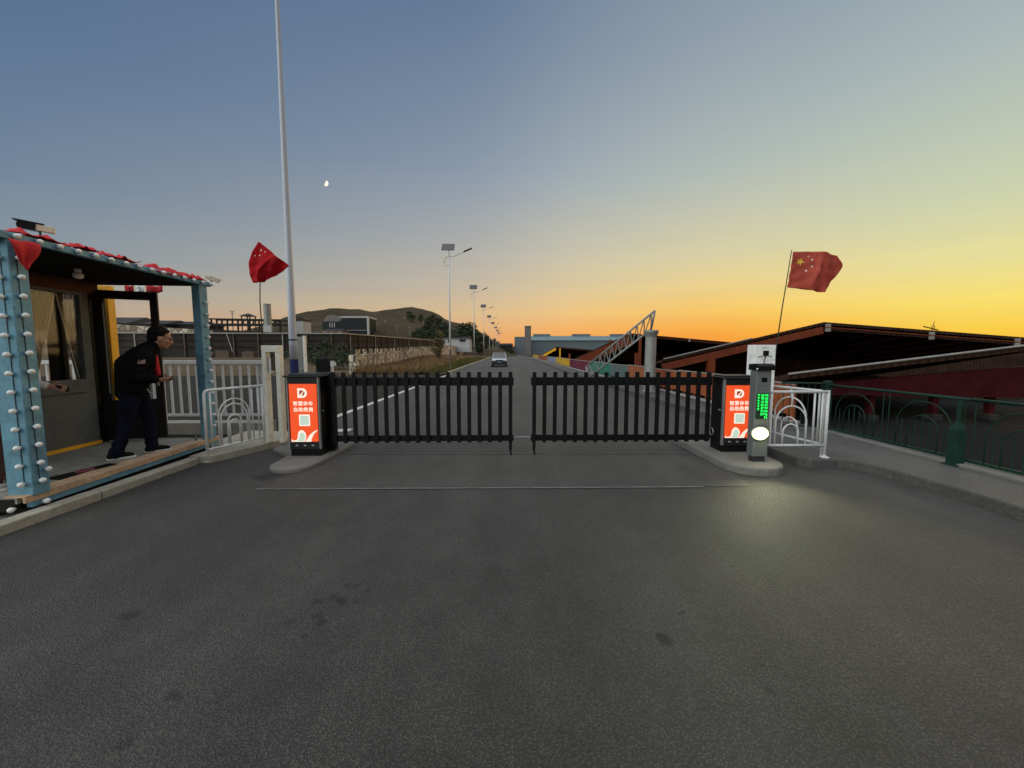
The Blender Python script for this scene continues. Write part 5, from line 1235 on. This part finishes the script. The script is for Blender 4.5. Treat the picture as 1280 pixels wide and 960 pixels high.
def house(px0, px1, py_eave, py_ridge, Y, dep, mw, mr, label, name='house', wins=(), z0=0, hip=.15, cat='house'):
    a, c_ = at(px0, py_eave, Y), at(px1, py_eave, Y); zr = at(px0, py_ridge, Y).z; ze = a.z
    r = thing(name, label, cat, ((a.x+c_.x)/2, Y+dep/2, z0))
    b = MB(); b.box(a.x, c_.x, Y, Y+dep, z0, ze); b.build('wall', mw, r)
    o = .15*(c_.x-a.x)*hip; e = .3
    b = MB(); b.add([(a.x-e, Y-e, ze), (c_.x+e, Y-e, ze), (c_.x+e, Y+dep+e, ze), (a.x-e, Y+dep+e, ze), (a.x+o, Y+dep/2, zr), (c_.x-o, Y+dep/2, zr)], [(0, 1, 5, 4), (1, 2, 5), (2, 3, 4, 5), (3, 0, 4), (3, 2, 1, 0)]); b.build('roof', mr, r)
    for (x0_, x1_, y0_, y1_) in wins:
        p, q = at(x0_, y0_, Y), at(x1_, y1_, Y); b = MB(); b.box(p.x, q.x, Y-.06, Y-.002, q.z, p.z); wo = b.build('window', 'greenglass', r)
        b = MB(); b.box(p.x-.15, q.x+.15, Y-.12, Y-.062, q.z-.2, q.z-.02); b.build('sill', 'palewall', wo)
    return r
house(70, 158, 404, 394, 66, 8, 'darkwall', 'darkroof', 'dark tiled house on the terrace seen through the open booth door')
house(166, 206, 405, 398.5, 68, 7, 'darkwall', 'darkroof', 'small dark tiled house directly above the stooping man')
house(206, 244, 405.5, 400, 70, 7, 'darkwall', 'darkroof', 'low dark tiled house just left of the far blue post')
# open steel trestle, pavilion, mast, chimney
r = thing('steel_trestle', 'long dark open steel trestle on the skyline behind the flag stick', 'trestle', (at(303, 406, 72).x, 72, 4))
A_, B_ = at(257.5, 398.5, 72), at(350, 400, 72); A2, B2 = at(257.5, 405.5, 72), at(350, 405.5, 72)
for a, c_, h_ in ((A_, B_, .25), (A2, B2, .3)): b = MB(); b.beam(a, c_, .3, h_); b.beam(a+Vector((0, 2.5, 0)), c_+Vector((0, 2.5, 0)), .3, h_); b.build('chord', 'darkroof', r)
for k in range(15):
    p = A_.lerp(B_, k/14); q = A2.lerp(B2, k/14); b = MB(); b.beam(p, q-Vector((0, 0, 3 if k % 2 == 0 else 0)), .22, .22, (0, 1, 0)); b.build('strut', 'darkroof', r)
p = at(310, 396.5, 78); r = thing('pavilion', 'tiny pavilion with a dark hipped roof above the trestle', 'pavilion', (p.x, 78, 6))
b = MB(); s_ = 1.15; zz = at(310, 395.3, 78).z; zt = at(310, 391.5, 78).z; b.add([(p.x-s_, 77, zz), (p.x+s_, 77, zz), (p.x+s_, 79.3, zz), (p.x-s_, 79.3, zz), (p.x, 78.1, zt)], [(0, 1, 4), (1, 2, 4), (2, 3, 4), (3, 0, 4), (3, 2, 1, 0)]); b.build('roof', 'darkroof', r)
for sx_ in (-.8, .8):
    for yy in (77.3, 79): b = MB(); b.box(p.x+sx_-.08, p.x+sx_+.08, yy-.08, yy+.08, 4, zz); b.build('post', 'darkroof', r)
p = at(290.5, 397, 76); zt = at(290.5, 388.5, 76).z; r = thing('antenna_mast', 'thin antenna mast with short cross arms left of the pavilion', 'mast', (p.x, 76, 4))
b = MB(); b.tube([(p.x, 76, 4), (p.x, 76, zt)], .08, 6); b.build('mast', 'steel', r)
b = MB(); b.box(p.x-.35, p.x+.35, 75.9, 76.1, zt-.15, zt); b.box(p.x-.28, p.x+.28, 75.9, 76.1, zt-.6, zt-.45); b.build('cross_arm', 'steel', r)
p = at(335.2, 410, 70); zt = at(335, 380, 70).z; r = thing('chimney', 'round pale grey chimney stack left of the flagpole', 'chimney', (p.x, 70, 3.5))
b = MB(); b.lathe([(.62, 3), (.60, zt-.1), (.64, zt-.1), (.64, zt)], (p.x, 70, 0), 16); b.build('stack', 'steel', r, False)
b = MB(); b.box(p.x-.2, p.x+1.1, 68.9, 69.35, 3, at(335, 407, 70).z); b.build('base_block', 'palewall', r)
p0_, p1_ = at(366, 401, 74), at(378.5, 401, 74); r = thing('tank_house', 'small pale block building right behind the flagpole', 'building', ((p0_.x+p1_.x)/2, 75, 3))
b = MB(); b.box(p0_.x, p1_.x, 74, 77, 2.5, p0_.z); b.build('wall', 'palewall', r)
b = MB(); b.box(p0_.x-.1, p1_.x+.1, 73.9, 77.1, p0_.z, p0_.z+.25)
for k in range(4): b.box(p0_.x+.3+k*.45, p0_.x+.45+k*.45, 74, 74.3, p0_.z+.25, p0_.z+.6)
b.build('parapet', 'darkroof', r)

# buildings on the hill
p, q = at(427, 395.5, 150), at(459.5, 417, 150)
r = thing('glazed_building', 'dark glazed building with pale edges at the foot of the hill', 'building', ((p.x+q.x)/2, 152, 3))
b = MB(); b.box(p.x, q.x, 150, 160, 2, p.z-.6); b.build('wall', 'greenglass', r)
b = MB(); b.box(p.x-.2, q.x+.4, 149.7, 160.3, p.z-.6, p.z+.1); b.build('roof', 'palewall', r)
b = MB(); b.box(q.x, q.x+.7, 149.6, 150.4, 2, p.z-.6); b.build('end_wall', 'palewall', r)
b = MB(); b.box(p.x, q.x, 149.7, 149.95, at(440, 413.5, 150).z, at(440, 412.3, 150).z); b.build('floor_band', 'tower', r)
p, q = at(403, 402, 152), at(428, 417, 152); zt = at(415, 393.5, 152).z
r = thing('domed_hall', 'dark hall with a low curved roof left of the glazed building', 'building', ((p.x+q.x)/2, 156, 3))
b = MB(); b.box(p.x, q.x, 152, 160, 2, p.z); b.build('wall', 'greenglass', r)
b = MB(); cx_ = (p.x+q.x)/2; hw = (q.x-p.x)/2*.85; b.prism([(-hw, 0)]+[(-hw*cos(pi*k/12), (zt-p.z)*sin(pi*k/12)) for k in range(1, 12)]+[(hw, 0)], (cx_, 151.8, p.z), (1, 0, 0), (0, 0, 1), (0, 8.5, 0)); b.build('roof', 'tower', r)
for k in range(3): b = MB(); xx = cx_-.9+k*.9; b.box(xx-.15, xx+.15, 151.85, 151.99, p.z-2.2, p.z-.4); b.build('column', 'palewall', r)
house(403, 427, 413, 410.5, 140, 6, 'pinkwall', 'darkroof', 'small pink rendered house in front of the domed hall', wins=((409, 411.5, 414.5, 416), (418, 421, 414.5, 416)), z0=2)
house(552, 587, 423.5, 421, 118, 8, 'palewall', 'darkroof', 'long low white house between the first two street lamps', wins=((560, 563, 424.5, 427.5), (574.5, 582, 424.2, 427.2)), z0=1.5)
PG = 'thin pale poles on the hillside'
plb = None
for i, (x_, yt, yb, Y) in enumerate([(466, 402, 411, 170), (482, 400, 412, 172), (496, 405, 415, 160), (512, 408, 416, 158), (506, 396, 406, 185), (530, 402, 413, 175), (490, 392, 400, 200), (447, 391, 394, 215)]):
    a, c_ = at(x_, yt, Y), at(x_, yb+8, Y)
    if plb is None:
        r = thing('hill_pole', 'thin pale pole standing on the dry hillside', 'pole', (c_.x, Y, c_.z), PG); L0 = a.z-c_.z
        b = MB(); b.tube([(c_.x, Y, c_.z), (c_.x, Y, a.z)], .11, 6, .07); b.build('shaft', 'rooftrim', r)
        b = MB(); b.box(c_.x-.5, c_.x+.5, Y-.06, Y+.06, a.z-.5, a.z-.35); b.build('cross_arm', 'rooftrim', r); plb = r
    else:
        o = copy_tree(plb); o.location = (c_.x, Y, c_.z); o.scale = (1, 1, (a.z-c_.z)/L0)

# ------------------------------------------------------------------ far right: industrial hall and tower
p, q = at(647, 421.5, 230), at(775, 424.5, 230); zt = at(700, 419, 230).z
r = thing('industrial_hall', 'long pale blue industrial hall on the horizon beyond the road', 'hall', ((p.x+q.x)/2, 240, 0))
b = MB(); b.box(p.x, q.x+8, 230, 262, -1, at(700, 425.5, 230).z); b.build('wall', 'bluewall', r)
b = MB(); ze = at(700, 425.5, 230).z; b.add([(p.x+5, 229, ze), (q.x+9, 229, ze), (q.x+9, 263, ze), (p.x-1, 263, ze), (p.x+7, 246, zt+.2), (q.x+5, 246, zt+.2)], [(0, 1, 5, 4), (1, 2, 5), (2, 3, 4, 5), (3, 0, 4), (3, 2, 1, 0)]); b.build('roof', 'blueroof', r)
for x0_, x1_ in ((667, 688), (716, 738), (764, 780)): a, c_ = at(x0_, 417.5, 244), at(x1_, 419.5, 244); b = MB(); b.box(a.x, c_.x, 244, 248, c_.z-1.2, a.z); b.build('roof_vent', 'bluewall', r)
a, c_ = at(643.5, 421, 222), at(658, 440, 222); b = MB(); b.box(a.x, c_.x, 222, 229, -1, a.z); b.build('annex', 'bluewall', r)
p, q = at(656.3, 407.5, 205), at(663.8, 407.5, 205)
r = thing('concrete_tower', 'square grey concrete tower rising in front of the pale blue hall', 'tower', ((p.x+q.x)/2, 207, 0))
b = MB(); b.box(p.x, q.x, 205, 208.3, -1, p.z-.4); b.build('shaft', 'tower', r); b = MB(); b.box(p.x-.15, q.x+.15, 204.8, 208.5, p.z-.4, p.z+.1); b.build('cap', 'tower', r)
house(622, 641, 431.5, 429, 215, 9, 'darkwall', 'darkroof', 'dark low house at the far end of the road', z0=0)

# ------------------------------------------------------------------ trees
def tree_mesh(h, cr, m, n, seed, leaf=.35, low=.2, squash=1.):
    rnd = random.Random(seed); tk = MB(); tk.tube([(0, 0, 0), (.03*h, 0, h*.3), (0, .02*h, h*.6)], .028*h, 7, .010*h)
    for k in range(6):
        a = rnd.uniform(0, 6.28); z = rnd.uniform(.25, .55)*h; tk.tube([(0, 0, z), (cos(a)*cr*.4, sin(a)*cr*.4, z+.12*h), (cos(a)*cr*.7, sin(a)*cr*.7, z+.26*h)], .010*h, 5, .004*h)
    lf = MB(); cl = []
    for k in range(16): a = rnd.uniform(0, 6.28); rr_ = cr*sqrt(rnd.random())*.75; z = lerp(low, .88, rnd.random())*h; k2 = 1-abs(z/h-.5)*.8; cl.append((cos(a)*rr_*k2, sin(a)*rr_*k2, z, cr*rnd.uniform(.28, .46)))
    for k in range(n):
        c_ = rnd.choice(cl); d = Vector((rnd.gauss(0, 1), rnd.gauss(0, 1), rnd.gauss(0, .8))).normalized()*c_[3]*rnd.random()**.4
        p = Vector(c_[:3])+d; a, b2 = frame(Vector((rnd.gauss(0, 1), rnd.gauss(0, 1), rnd.gauss(0, 1)))); s_ = leaf*rnd.uniform(.5, 1.1)
        lf.add([p-a*s_, p-b2*s_*.5, p+a*s_, p+b2*s_*.5], [(0, 1, 2, 3)])
    return tk.mesh('trunk', 'bark'), lf.mesh('crown', m)
TD = [tree_mesh(10, 5.2, 'leaf', 1500, 3, .55, .10), tree_mesh(7, 3.6, 'leaf', 900, 4, .5, .12)]
def tree(tm, loc, s, label, group=None, cat='tree', name='tree', rz=0):
    r = thing(name, label, cat, loc, group); r.rotation_euler = (0, 0, rz)
    for me, nm in zip(tm, ('trunk', 'crown')): o = bpy.data.objects.new(nm, me); COL.objects.link(o); o.parent = r
    r.scale = (s, s, s); return r
c = at(582, 432, 130); tree(TD[0], (c.x, 130, 1.2), 1.05, 'big round dark tree on the skyline behind the white house')
c = at(598, 436, 140); tree(TD[1], (c.x, 140, 1.0), 1.15, 'smaller dark tree just right of the big round one')
GT = 'dark trees scattered over the hillside'
rnd = random.Random(8)
for i in range(60):
    px_ = rnd.choice([rnd.uniform(512, 562), rnd.uniform(526, 562), rnd.uniform(532, 560), rnd.uniform(596, 640)]); Y = rnd.uniform(150, 200)
    if px_ > 596: Y = rnd.uniform(170, 210)
    x = at(px_, 430, Y).x; z = height(x, Y); tree(TD[i % 2], (x, Y, z-.3), rnd.uniform(.26, .46), 'dark green tree or scrub on the slope of the hill', GT, rz=rnd.uniform(0, 6))
T3 = tree_mesh(4.2, 1.15, 'leaf2', 1300, 9, .14, .12)
c = at(548, 448, 48); tree(T3, (c.x, 48, vergez(c.x, 48)-.1), 1., 'slim yellowing young tree growing in front of the stone wall')
SH = [tree_mesh(1.3, .9, 'leaf', 500, 21, .10, .08), tree_mesh(1.1, .8, 'leaf', 450, 22, .09, .08)]
GS = 'dark shrubs below the boarded fence'
for i, (px_, Y, s) in enumerate([(386, 36, 1.3), (396, 34, 1.2), (408, 37, 1.5), (418, 33, 1.2), (428, 31, 1.2), (370, 37, 1.2), (430, 36, 1.3), (352, 39, 1.0)]):
    x = at(px_, 450, Y).x; tree(SH[i % 2], (x, Y, height(x, Y)-.1), s, 'dark leafy shrub in the yard between flagpole and stone wall', GS, 'shrub', 'shrub', i*1.3)
